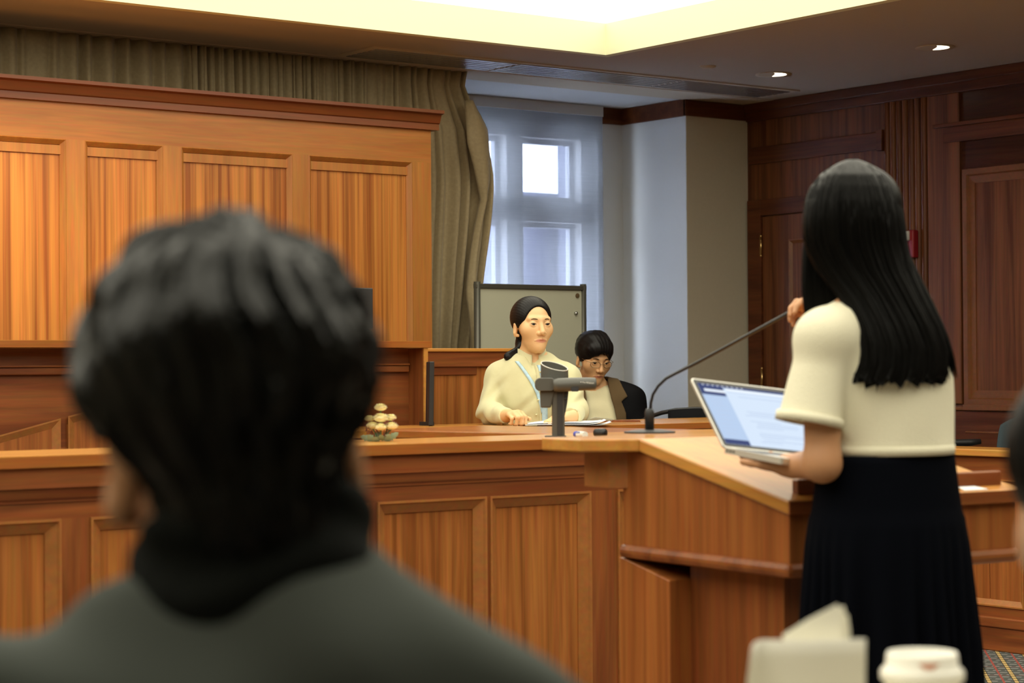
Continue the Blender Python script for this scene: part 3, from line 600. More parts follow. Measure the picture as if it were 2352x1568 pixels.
for k, y in enumerate((0.045, 0.055, 0.065, 0.080, 0.094, 0.108, 0.122, 0.136, 0.150)): scr(c, 0.012, 0.03 + random.random() * 0.02, y, y + 0.0018, 0.0013, 5)
for q in range(9): scr(c, 0.010 + q * 0.012, 0.016 + q * 0.012, 0.0025, 0.0045, 0.0013, 4)
c.build('display', ['screen_page', 'screen_side', 'screen_dark', 'screen_text', 'screen_white', 'screen_line'], lap)
fb_ = lapm(w_ax, b_ax)
nb = w_ax.cross(b_ax).normalized(); sgn = 1 if nb.z < 0 else -1
MB().prism(rrect(LWd, LH + 0.005, 0.008), 0.0, 0.0125 * sgn, fb_).build('base', 'silver', lap)
MB().prism(rrect(LWd - 0.03, 0.10, 0.004, 0.015, 0.02), -0.0006 * sgn, 0.0, fb_).build('keyboard', 'black_plastic', lap)
c = MB()
for q in (0.012, 0.024, 0.036): c.add([fb_(-0.0004, q, 0.004 * sgn), fb_(-0.0004, q + 0.008, 0.004 * sgn), fb_(-0.0004, q + 0.008, 0.008 * sgn), fb_(-0.0004, q, 0.008 * sgn)], [(0, 1, 2, 3)])
c.build('port', 'black_plastic', lap)

# ------------------------------------------------------------------ on the bar
VROT = math.atan2(RGT[1], RGT[0])
dp = at_z(1283, 1003, 1.0); dp[2] = 1.0
dc = thing('document_camera', 'dark grey document camera standing on the bar before the seated woman', 'camera', dp, VROT)
ORG[dc.name] = Vector((0, 0, 1.0))
U = 6.1 / F_PX                                            # metres per pixel there
MB().prism(rrect(0.062, 0.05, 0.01, -0.04, -0.025), 0, 0.004, lambda a, q, t: (a, q, 1.0 + t)).build('base', 'grey_plastic', dc)
MB().prism(rrect(0.037, 0.032, 0.005, -0.019, -0.016), 1.003, 1.150, lambda a, q, t: (a, q, t)).build('post', 'grey_plastic', dc)
MB().box(-0.004, 0.012, -0.0185, -0.0155, 1.004, 1.135).build('post_rib', 'dark_grey', dc, bevel=0.001)
MB().prism(rrect(0.060, 0.038, 0.015, -0.068, 1.134), -0.034, 0.02, lambda a, q, t: (a, t, q)).build('pivot', 'grey_plastic', dc, bevel=0.002)
c = MB()
c.tube([(-0.015, -0.03, 1.150), (0.0, -0.03, 1.151), (0.05, -0.03, 1.153), (0.09, -0.03, 1.154), (0.106, -0.03, 1.154), (0.110, -0.03, 1.154)], [0.017, 0.020, 0.0195, 0.0185, 0.0175, 0.013], 24); c.build('arm', 'grey_plastic', dc, smooth=True)
MB().prism(rrect(0.022, 0.014, 0.004, 0.036, 1.132), -0.049, -0.03, lambda a, q, t: (a, t, q)).build('lamp', 'dark_grey', dc)
MB().prism([(-0.052, 1.085), (-0.022, 1.085), (-0.010, 1.136), (-0.054, 1.136)], -0.02, 0.012, lambda a, q, t: (a, t, q)).build('bracket', 'grey_plastic', dc, bevel=0.004)
MB().prism([(0.018, 1.06), (0.026, 1.10), (0.030, 1.136), (0.014, 1.136), (0.014, 1.06)], -0.012, 0.01, lambda a, q, t: (a, t, q)).box(0.016, 0.026, -0.016, -0.011, 1.108, 1.114).build('lock_lever', 'dark_grey', dc, bevel=0.002)
n = 40; vs, fs = [], []
for ring_, (rr, zb) in enumerate(((0.041, 1.150), (0.040, None), (0.0375, None), (0.038, 1.165))):
    for k in range(n):
        a = 2 * PI * k / n; x = rr * math.cos(a); y = rr * 0.8 * math.sin(a); z = zb if zb else 1.205 - 0.24 * x + 0.34 * y
        vs.append((x - 0.010, y + 0.03, z))
for i in range(3):
    for k in range(n): fs.append((i * n + k, i * n + (k + 1) % n, (i + 1) * n + (k + 1) % n, (i + 1) * n + k))
fs.append(list(range(3 * n, 4 * n))); fs.append(list(range(n))[::-1])
link_mesh('camera_head', vs, fs, 'grey_plastic', dc, smooth=False)
MB().tube([(0.039 * math.cos(2 * PI * k / 40) - 0.010, 0.031 * math.sin(2 * PI * k / 40) + 0.03, 1.206 - 0.24 * 0.039 * math.cos(2 * PI * k / 40) + 0.34 * 0.031 * math.sin(2 * PI * k / 40)) for k in range(41)], 0.0013, 6, cap=False).build('rim', 'silver', dc, smooth=True)
MB().sphere((-0.030, 0.05, 1.190), 0.007, 8, sz=0.7).build('button', 'white_plastic', dc, smooth=True)
def text(name, body, size, mat, parent, mx):
    cu_ = bpy.data.curves.new(name, 'FONT'); cu_.body = body; cu_.size = size; cu_.extrude = 0.0003; cu_.align_x = 'CENTER'; cu_.align_y = 'CENTER'
    o_ = bpy.data.objects.new(name, cu_); C.objects.link(o_)
    bpy.context.view_layer.update(); me = bpy.data.meshes.new_from_object(o_); bpy.data.objects.remove(o_); bpy.data.curves.remove(cu_)
    me.materials.clear(); me.materials.append(MATS[mat]); me.name = name
    o_ = bpy.data.objects.new(name, me); C.objects.link(o_); o_.parent = parent; o_.matrix_local = mx; return o_
text('lettering', 'AVerVision', 0.0090, 'white_plastic', dc, Matrix.Translation((0.082, -0.0482, 0.157)) @ Matrix.Rotation(R(90), 4, 'X') @ Matrix.Rotation(R(-2), 4, 'Z'))
# marker pen
m0 = Vector(at_z(1322, 1004, 1.0)); m1 = Vector(at_z(1362, 1005.5, 1.0)); m0.z = m1.z = 1.0093; ax = (m1 - m0).normalized()
ax = (ax * 0.5 + Vector((-FWD[0], -FWD[1], 0)) * 0.28).normalized()
pen = thing('marker_pen', 'white marker pen with blue end lying on the bar by the document camera', 'marker', m0)
def seg(a, b): return [m0 + ax * t for t in (a, b)]
MB().tube([m0 + ax * t for t in (0.0, 0.002, 0.016, 0.018)], [0.0075, 0.0088, 0.0092, 0.0088], 20).build('end_cap', 'blue_cap', pen, smooth=False)
MB().tube([m0 + ax * t for t in (0.016, 0.05, 0.066)], [0.0085, 0.0090, 0.0090], 20).build('barrel', 'white_plastic', pen)
MB().tube([m0 + ax * t for t in (0.022, 0.047)], [0.0093, 0.0093], 20, cap=False).build('label', 'paper', pen, smooth=True)
sd = Vector((-FWD[0], -FWD[1], 0)); sd = (sd - ax * sd.dot(ax)).normalized(); up = ax.cross(sd); up = up if up.z > 0 else -up
mx = Matrix.Identity(4); mid = m0 + ax * 0.034 + (sd * 0.8 + up * 0.55).normalized() * 0.0097 - Vector(pen.location)
nn = (sd * 0.8 + up * 0.55).normalized(); yy = nn.cross(ax)
for i in range(3): mx[i][0] = ax[i]; mx[i][1] = yy[i]; mx[i][2] = nn[i]; mx[i][3] = mid[i]
text('lettering', 'EXPO', 0.0095, 'blue_ink', pen, mx)
p = Vector(at_z(1379, 1003.5, 1.0)); p.z = 1.0
kb = MB(); ax2 = (ax * 0.6 + Vector((RGT[0], RGT[1], 0)) * 0.5).normalized()
kb.tube([p + Vector((0, 0, 0.0125)) + ax2 * t for t in (-0.019, -0.017, -0.005, 0.012, 0.017, 0.017, 0.006)], [0.009, 0.0115, 0.0125, 0.0125, 0.012, 0.007, 0.006], 20)
tag(kb.build('microphone_cap', 'black_plastic', smooth=True, loc=p), 'short black foam cap lying right of the marker pen', 'cap')
# flower arrangement
fp = at_z(874, 1013.5, 1.0); fp[2] = 1.0; fp = Vector(fp)
fl = thing('flower_arrangement', 'small arrangement of cream chrysanthemums standing on the bar', 'flowers', fp)
u5 = 5.75 / F_PX
def off(px, py, dy=0.0): return fp + Vector((RGT[0], RGT[1], 0)) * ((px - 874) * u5) + Vector((FWD[0], FWD[1], 0)) * dy + Vector((0, 0, (1013.5 - py) * u5))
def bloom(c_, r):
    m = MB(); rng = random.Random(int(c_[0] * 1e5))
    m.sphere(tuple(c_ + Vector((0, 0, -r * 0.08))), r * 0.86, 10, sz=0.55)
    for lay, (el, ln, np_) in enumerate(((-22, 0.98, 26), (-4, 1.02, 26), (14, 1.0, 24), (32, 0.96, 20), (52, 0.90, 15), (72, 0.82, 9))):
        for k in range(np_):
            a = 2 * PI * (k + 0.5 * lay) / np_ + rng.uniform(-.08, .08); e = R(el + rng.uniform(-5, 5)); L_ = r * ln * rng.uniform(0.93, 1.05)
            d_ = Vector((math.cos(a) * math.cos(e), math.sin(a) * math.cos(e), math.sin(e) * 0.62)); s_ = Vector((-math.sin(a), math.cos(a), 0)) * r * 0.16
            b0 = c_ + d_ * L_ * 0.35; b1 = c_ + d_ * L_ * 0.82 + Vector((0, 0, r * .05)); b2 = c_ + d_ * L_
            m.add([b0 - s_ * .4, b0 + s_ * .4, b1 + s_, b2 + s_ * .55, b2 - s_ * .55, b1 - s_], [(0, 1, 2, 5), (5, 2, 3, 4)])
    return m
for px, py, r, dy in ((875, 934, 0.019, 0), (849, 960, 0.016, 0.012), (876, 958, 0.0235, -0.004), (897, 958, 0.018, 0.01), (857, 976, 0.0195, -0.008), (876, 979, 0.0185, -0.02), (899, 977, 0.0205, -0.006)):
    c_ = off(px, py, dy); bb = bloom(c_, r).build('bloom', 'petal', fl, smooth=False)
    MB().lathe([(0.0, -r * 0.62), (r * 0.35, -r * 0.5), (r * 0.62, -r * 0.22), (r * 0.55, -r * 0.1)], c_, 14).build('calyx', 'stem_green', bb, smooth=True)
    base_ = off(874 + (px - 874) * 0.3, 1010, dy * 0.4)
    MB().tube([c_ + Vector((0, 0, -r * .5)), base_.lerp(c_, 0.4), base_], 0.0022, 6).build('stem', 'stem_green', fl, smooth=True)
rng = random.Random(5)
for k, (px, py, tx, ty, dy) in enumerate(((860, 1012, 829, 1001, -0.01), (864, 1012, 846, 998, -0.03), (870, 1012, 868, 990, 0.0), (880, 1012, 876, 997, -0.035), (886, 1012, 916, 993, -0.01), (884, 1012, 898, 996, -0.03), (872, 1013, 858, 1003, -0.04), (888, 1012, 905, 1001, 0.01), (868, 1012, 838, 1008, 0.02))):
    a, b_ = off(px, py, dy * 0.4), off(tx, ty, dy); d_ = (b_ - a); s_ = d_.cross(Vector((FWD[0], FWD[1], 0.3))).normalized() * 0.0085; nrm = Vector((-FWD[0], -FWD[1], 0.4)) * 0.004
    m = MB(); prof = [(0, .3), (.2, .55), (.38, .85), (.45, .6), (.62, 1.25), (.7, .8), (.84, .75), (1.0, .12)]
    vs = []
    for t, w in prof: vs += [a + d_ * t - s_ * w, a + d_ * t + nrm * math.sin(PI * t), a + d_ * t + s_ * w]
    m.add(vs, [(i * 3 + j, i * 3 + j + 1, i * 3 + j + 4, i * 3 + j + 3) for i in range(len(prof) - 1) for j in (0, 1)]); m.build('leaf', 'leaf', fl, smooth=True)
for px, py in ((845, 968), (843, 985), (853, 992), (895, 985), (908, 967), (866, 984), (888, 968), (890, 996)):
    m = MB(); a = off(874 + (px - 874) * .4, 1008, 0.0); b_ = off(px, py, rng.uniform(-.02, .01)); m.tube([a, a.lerp(b_, .6) + Vector((0, 0, .003)), b_], 0.0009, 5)
    for k in range(14): m.sphere(tuple(b_.lerp(a, rng.random() * .35) + Vector((rng.uniform(-.007, .007), rng.uniform(-.007, .007), rng.uniform(-.006, .009)))), 0.0018, 4)
    m.build('berry_sprig', 'berry', fl, smooth=True)

# ------------------------------------------------------------------ on the clerk desk
def deskp(px, py): q = at_z(px, py, 0.97); return Vector((q[0], q[1], 0.97))
pc = deskp(1300, 975.5)
w2 = Vector((RGT[0], RGT[1], 0)); f2 = Vector((FWD[0], FWD[1], 0))
ps = thing('paper_stack', 'loose white papers with a curled corner under the woman\'s hand', 'papers', pc)
pc = Vector((5.10, 6.53, 0.97))
def sheet(x0, x1, y0, y1, z0, curl, bend):
    def fn(u, v):
        x = x0 + (x1 - x0) * u; y = y0 + (y1 - y0) * v; z = z0 + bend * math.sin(PI * u) * (0.4 + 0.6 * v)
        if u > 0.75: t = (u - 0.75) / 0.25; z += curl * t * t; x -= 0.25 * curl * t * t
        return tuple(pc + w2 * x + f2 * y + Vector((0, 0, z)))
    return fn
for k, (a, b_, e, g, z0, cl, bd) in enumerate(((-0.06, 0.235, -0.02, 0.14, 0.002, 0.014, 0.003), (-0.11, 0.215, -0.03, 0.15, 0.006, 0.018, 0.006), (-0.10, 0.20, 0.0, 0.17, 0.010, 0.010, 0.012))):
    o = MB().grid(sheet(a, b_, e, g, z0, cl, bd), 24, 8).build('sheet', 'paper', ps, smooth=True); so = o.modifiers.new('solid', 'SOLIDIFY'); so.thickness = 0.0012
p = deskp(1395, 969) + f2 * 0.05
fo = thing('folder', 'dark flat folder lying on the desk before the seated man', 'folder', p)
MB().prism(rrect(0.20, 0.12, 0.006, -0.06, -0.05), 0, 0.006, lambda a, q, t: tuple(p + w2 * a + f2 * q + Vector((0, 0, t)))).build('cover', 'rail_v', fo)
MB().prism([(-0.075, 0.006), (0.02, 0.006), (0.026, 0.012), (-0.05, 0.020), (-0.07, 0.014)], -0.04, 0.03, lambda a, q, t: tuple(p + w2 * a + f2 * t + Vector((0, 0, q)))).build('flap', 'board_grey', fo)

# ------------------------------------------------------------------ whiteboard on its stand
wb = thing('whiteboard', 'grey whiteboard in a dark metal frame behind the seated woman', 'whiteboard', (6.51, 8.5, 0))
wt, wl, wr = 1.632, 6.155, 6.868
MB().box(wl + 0.02, wr - 0.02, 8.505, 8.52, 0.85, wt - 0.01).build('board', 'board_grey', wb)
MB().box(wl, wr, 8.495, 8.525, wt - 0.028, wt - 0.003).build('top_rail', 'board_frame', wb, bevel=0.004)
MB().box(wl, wr, 8.495, 8.525, 0.84, 0.87).build('bottom_rail', 'board_frame', wb, bevel=0.004)
for x in (wl + 0.014, wr - 0.014):
    MB().tube([(x, 8.51, 0.05), (x, 8.51, wt + 0.006)], 0.017, 12).build('post', 'board_frame', wb, smooth=True)
    MB().box(x - 0.02, x + 0.02, 8.25, 8.77, 0.0, 0.05).build('foot', 'board_frame', wb, bevel=0.006)
MB().lathe([(0.0, 0.0), (0.012, 0.0), (0.013, 0.004), (0.0, 0.006)], (0, 0, 0), 16).xf(Matrix.Translation((wr - 0.058, 8.505, 1.577)) @ Matrix.Rotation(R(90), 4, 'X')).build('magnet', 'collar_brown', wb)
MB().lathe([(0.0, 0.0), (0.009, 0.0), (0.007, 0.008), (0.009, 0.012), (0.0, 0.014)], (0, 0, 0), 16).xf(Matrix.Translation((wr - 0.072, 8.505, 1.485)) @ Matrix.Rotation(R(90), 4, 'X')).build('clear_magnet', 'steel', wb, smooth=True)

# ------------------------------------------------------------------ chairs
def chair(name, label, loc, rot, mat, zs=0.46, zt=1.0, w=0.5, group=None, arms=True):
    t = thing(name, label, 'chair', loc, rot, group); ORG[t.name] = Vector((0, 0, 0))
    MB().prism(rrect(w, 0.46, 0.06, -w / 2, -0.22), zs - 0.07, zs, lambda a, q, t_: (a, q, t_)).build('seat', mat, t, bevel=0.012)
    def bk(u, v):
        x = (u - 0.5) * w * (0.96 - 0.05 * v ** 6); z = zs + 0.12 + (zt - zs - 0.12) * v - 0.05 * (abs(u - 0.5) * 2) ** 3 * v ** 2
        return (x, -0.25 - 0.06 * v + 0.05 * (abs(u - 0.5) * 2) ** 2, z)
    o = MB().grid(bk, 20, 14).build('backrest', mat, t, smooth=True); so = o.modifiers.new('solid', 'SOLIDIFY'); so.thickness = 0.05; so.offset = 0
    MB().tube([(0, 0, 0.09), (0, 0, zs - 0.07)], 0.028, 14).build('column', 'black_plastic', t, smooth=True)
    MB().tube([(0, -0.2, zs - 0.05), (0, -0.30, zs), (0, -0.29, zs + 0.25)], 0.02, 10, flat=1.6).build('spine', 'black_plastic', t, smooth=True)
    for k in range(5):
        a = 2 * PI * k / 5 + 0.3; l = MB().tube([(0, 0, 0.10), (0.28 * math.cos(a), 0.28 * math.sin(a), 0.07)], [0.026, 0.018], 10).build('leg', 'black_plastic', t, smooth=True)
        MB().sphere((0.28 * math.cos(a), 0.28 * math.sin(a), 0.028), 0.028, 8).build('castor', 'black_plastic', l, smooth=True)
    if arms:
        for s_ in (-1, 1): MB().tube([(s_ * (w / 2 - 0.02), 0.02, zs - 0.04), (s_ * (w / 2 + 0.03), 0.02, zs + 0.02), (s_ * (w / 2 + 0.03), 0.0, zs + 0.2), (s_ * (w / 2 + 0.03), -0.05, zs + 0.22), (s_ * (w / 2 + 0.03), 0.16, zs + 0.22)], 0.017, 10).build('armrest', 'black_plastic', t, smooth=True)
    return t
HV = math.atan2(FWD[1], FWD[0]) - PI / 2          # rotation that makes a chair face away from the camera
# empty black chair at the far side of the desks (curved rail with pad)
q = at_d(1570, 945, 9.66)
bc = thing('armchair', 'empty black curved-back armchair beyond the desks right of the seated man', 'chair', (q[0] + .05, q[1] + 0.1, 0), VROT); ORG[bc.name] = Vector((0, 0, 0))
z0 = q[2]
arc = [(-0.175, -0.02, z0 - 0.046), (-0.14, -0.06, z0 - 0.026), (-0.08, -0.12, z0 - 0.004), (-0.02, -0.16, z0 + 0.008), (0.06, -0.18, z0 + 0.013), (0.16, -0.17, z0 + 0.012), (0.26, -0.12, z0 + 0.0), (0.33, -0.02, z0 - 0.04)]
MB().tube([Vector(p_) for p_ in arc], [0.008, 0.009, 0.010, 0.010, 0.010, 0.010, 0.010, 0.008], 10).build('top_rail', 'black_plastic', bc, smooth=True)
def pad(u, v):
    i = 2.55 + u * 3.9; k = int(i); t = i - k; a, b_ = Vector(arc[k]), Vector(arc[min(k + 1, 7)]); p_ = a.lerp(b_, t); return (p_.x, p_.y - 0.004, p_.z + 0.004 - v * 0.45)
o = MB().grid(pad, 14, 6).build('backrest', 'jacket_black', bc, smooth=True); so = o.modifiers.new('solid', 'SOLIDIFY'); so.thickness = 0.016
MB().prism(rrect(0.46, 0.44, 0.05, -0.15, -0.16), 0.42, 0.48, lambda a, q_, t_: (a, q_, t_)).build('seat', 'jacket_black', bc, bevel=0.01)
for x_, y_ in ((-0.13, -0.13), (0.29, -0.13), (-0.13, 0.26), (0.29, 0.26)): MB().tube([(x_, y_, 0.0), (x_, y_, 0.48 if y_ > 0 else 0.6)], 0.015, 10).build('leg', 'black_plastic', bc, smooth=True)
for s_, x_ in ((0, -0.13), (1, 0.29)): MB().tube([Vector(arc[0 if s_ == 0 else 7]), (x_, 0.2, z0 - 0.22), (x_, 0.26, 0.45)], 0.012, 8).build('armrest', 'black_plastic', bc, smooth=True)
# jury chairs
q = at_d(2306, 985, 9.75)
chair('office_chair', 'blue grey fabric chair behind the low rail at the right', (q[0] + 0.1, q[1] - 0.05, 0), R(90) + R(22), 'chair_blue', 0.5, float(at_d(2300, 962, 9.75)[2]) + 0.01, 0.46)
q = at_d(2200, 1017, 9.5)
ch2 = thing('armchair', 'black armchair whose arm shows just above the low rail', 'chair', (q[0] + .15, q[1], 0), VROT); ORG[ch2.name] = Vector((0, 0, 0))
MB().tube([(-0.30, -0.05, q[2] - .012), (-0.2, -0.05, q[2] - .002), (-0.05, -0.03, q[2]), (-0.002, -0.03, q[2] + 0.004)], [0.012, 0.016, 0.016, 0.012], 12).build('armrest', 'black_plastic', ch2, smooth=True)
MB().tube([(-0.24, 0.0, q[2]), (-0.24, 0.05, 0.45)], 0.015, 10).build('arm_post', 'black_plastic', ch2, smooth=True)
MB().prism(rrect(0.44, 0.42, 0.05, -0.5, -0.1), 0.40, 0.46, lambda a, q_, t_: (a, q_, t_)).build('seat', 'jacket_black', ch2, bevel=0.01)
for x_, y_ in ((-0.46, -0.06), (-0.1, -0.06), (-0.46, 0.28), (-0.1, 0.28)): MB().tube([(x_, y_, 0.0), (x_, y_, 0.42)], 0.014, 8).build('leg', 'black_plastic', ch2, smooth=True)

# ------------------------------------------------------------------ foreground: table, cup and papers
tp = EYE[:2] + FWD * 2.15 + RGT * 0.45
tb = thing('table', 'long table in front of the seated audience, under the paper cup', 'table', (tp[0], tp[1], 0), VROT); ORG[tb.name] = Vector((0, 0, 0))
MB().prism(rrect(1.9, 0.46, 0.02, -0.95, -0.23), 0.73, 0.76, lambda a, q_, t_: (a, q_, t_)).build('tabletop', 'laminate', tb, bevel=0.004)
for x_ in (-0.85, 0.85):
    MB().box(x_ - 0.02, x_ + 0.02, -0.17, 0.17, 0.0, 0.73).build('leg', 'dark_grey', tb, bevel=0.004)
q = at_d(2118, 1540, 2.28)
cp = thing('paper_cup', 'white lidded paper coffee cup at the bottom right', 'cup', (q[0], q[1], 0.76))
cc = Vector((q[0], q[1], 0.0)); zl = float(at_d(2118, 1499, 2.28)[2])
MB().lathe([(0.029, 0.76), (0.0300, 0.762), (0.0415, zl - 0.024)], cc, 48).build('cup_body', 'cup_card', cp, smooth=True)
MB().lathe([(0.0425, zl - 0.030), (0.0452, zl - 0.028), (0.0455, zl - 0.020), (0.0425, zl - 0.016), (0.0395, zl - 0.014), (0.0385, zl - 0.002), (0.0370, zl + 0.001), (0.0355, zl), (0.0345, zl - 0.006), (0.0, zl - 0.007)], cc, 48).build('lid', 'white_plastic', cp, smooth=True)
cdir = -Vector((FWD[0], FWD[1], 0)); sdir = Vector((RGT[0], RGT[1], 0))
c = MB(); vs = []
for i in range(9):
    a = (i / 8 - 0.5) * 0.62
    for zz, rr in ((-0.0125, 0.0400), (-0.0065 , 0.0394)):
        hw = 1.0 if zz > -0.01 else 0.35
        d_ = cdir * math.cos(a * hw) + sdir * math.sin(a * hw); vs.append(cc + d_ * rr + Vector((0, 0, zl + zz)))
c.add(vs, [(i * 2, i * 2 + 2, i * 2 + 3, i * 2 + 1) for i in range(8)]); c.build('lip_stain', 'lip_stain', cp, smooth=True)
c = MB(); 
for a0, a1 in ((-0.75, -0.45), (-0.35, -0.2)):
    vs = []
    for i in range(5):
        a = a0 + (a1 - a0) * i / 4; d_ = cdir * math.cos(a) + sdir * math.sin(a)
        for z_, r_ in ((zl - 0.052, 0.0379), (zl - 0.038, 0.0396)): vs.append(cc + d_ * r_ + Vector((0, 0, z_)))
    c.add(vs, [(i * 2, i * 2 + 2, i * 2 + 3, i * 2 + 1) for i in range(4)])
c.build('printed_mark', 'green_print', cp, smooth=True)
# folded sheaf of paper standing beside the cup
q = at_d(1840, 1568, 2.12); pb = Vector((q[0], q[1], 0.0)); U2 = 2.12 / F_PX
sf = thing('paper_sheaf', 'cream folded papers standing curled beside the paper cup', 'papers', (q[0], q[1], 0.76))
def pz(py): return float(at_d(1840, py, 2.12)[2])
def page(px0, px1, py_l, py_r, depth, curl, bow):
    def fn(u, v):
        x = ((px0 + (px1 - px0) * u) - 1840) * U2; zt = pz(py_l + (py_r - py_l) * u)
        z = 0.762 + (zt - 0.762) * v
        y = depth + bow * math.sin(PI * u) + 0.02 * (1 - v)
        if u < 0.2: t = (0.2 - u) / 0.2; y -= curl * t * t; x += (0.006 * t * t + 0.018 * (1 - v) * -t * 1.0) ; z -= 0.006 * t ** 3 * v
        return tuple(pb + sdir * x - cdir * y + Vector((0, 0, z)))
    return fn
for (a, b_, yl, yr, dd, cl, bw) in ((1706, 1990, 1466, 1468, 0.0, 0.03, -0.012), (1712, 1984, 1470, 1470, 0.008, 0.03, -0.010)):
    o = MB().grid(page(a, b_, yl, yr, dd, cl, bw), 26, 10).build('folded_sheet', 'cream_paper', sf, smooth=True); so = o.modifiers.new('solid', 'SOLIDIFY'); so.thickness = 0.0006
for k, (poly, dd) in enumerate((([(1790, 1500), (1808, 1466), (1870, 1428), (1915, 1406), (1934, 1396), (1946, 1404), (1950, 1500)], 0.030), ([(1800, 1520), (1860, 1440), (1930, 1406), (1953, 1402), (1957, 1422), (1960, 1520)], 0.036), ([(1810, 1520), (1880, 1450), (1950, 1420), (1964, 1424), (1969, 1460), (1971, 1520)], 0.042))):
    pts_ = [((x - 1840) * U2, pz(y)) for x, y in poly]; pts_[0] = (pts_[0][0], 0.764); pts_[-1] = (pts_[-1][0], 0.764)
    MB().prism(pts_, dd, dd + 0.0008, lambda a, z, t: tuple(pb + sdir * a - cdir * t + Vector((0, 0, z)))).build('loose_page', 'cream_paper', sf)

# ------------------------------------------------------------------ people: smooth implicit surfaces turned into one mesh each
def smin(a, b, k):
    if k <= 0: return np.minimum(a, b)
    h = np.maximum(k - np.abs(a - b), 0) / k; return np.minimum(a, b) - h * h * k * 0.25
def smax(a, b, k): return -smin(-a, -b, k)
def cap(a, b, ra, rb=None):
    a = np.array(a, float); b = np.array(b, float); rb = ra if rb is None else rb; ab = b - a; L2 = max(1e-12, ab @ ab)
    def f(p):
        q = p - a; t = np.clip(q @ ab / L2, 0, 1); return np.linalg.norm(q - t[:, None] * ab, axis=1) - (ra + (rb - ra) * t)
    return f
def ell(c, r, M=None):
    c = np.array(c, float); r = np.array(r, float)
    def f(p):
        q = p - c
        if M is not None: q = q @ M
        k0 = np.linalg.norm(q / r, axis=1); k1 = np.linalg.norm(q / (r * r), axis=1); return k0 * (k0 - 1) / np.maximum(k1, 1e-9)
    return f
def sph(c, r): return cap(c, c, r)
def half(n, d0):                       # inside where n.p < d0
    n = np.array(n, float); n = n / np.linalg.norm(n); return lambda p: p @ n - d0
def halfat(pt, n): n = np.array(n, float); n = n / np.linalg.norm(n); return half(n, float(np.array(pt) @ n))
def ev(ops, p):
    d = None
    for s_, f, k in ops:
        v = f(p)
        if d is None: d = v
        elif s_ == '+': d = smin(d, v, k)
        elif s_ == '-': d = smax(d, -v, k)
        elif s_ == '&': d = smax(d, v, k)
        elif s_ == 'd': d = d + v
    return d
def grp(ops, T=None, Rm=None):
    if T is None: return lambda p: ev(ops, p)
    T = np.array(T, float); return lambda p: ev(ops, (p - T) @ Rm)
def wob(amp, k, seed, stretch=(1, 1, 1), n=5):
    r = np.random.RandomState(seed); ks = r.normal(size=(n, 3)) * np.array(stretch); ks = ks / np.linalg.norm(ks, axis=1)[:, None] * k * r.uniform(0.6, 1.5, (n, 1)); ph = r.uniform(0, 6.28, n)
    return lambda p: amp * np.sin(p @ ks.T + ph).sum(1) / math.sqrt(n)
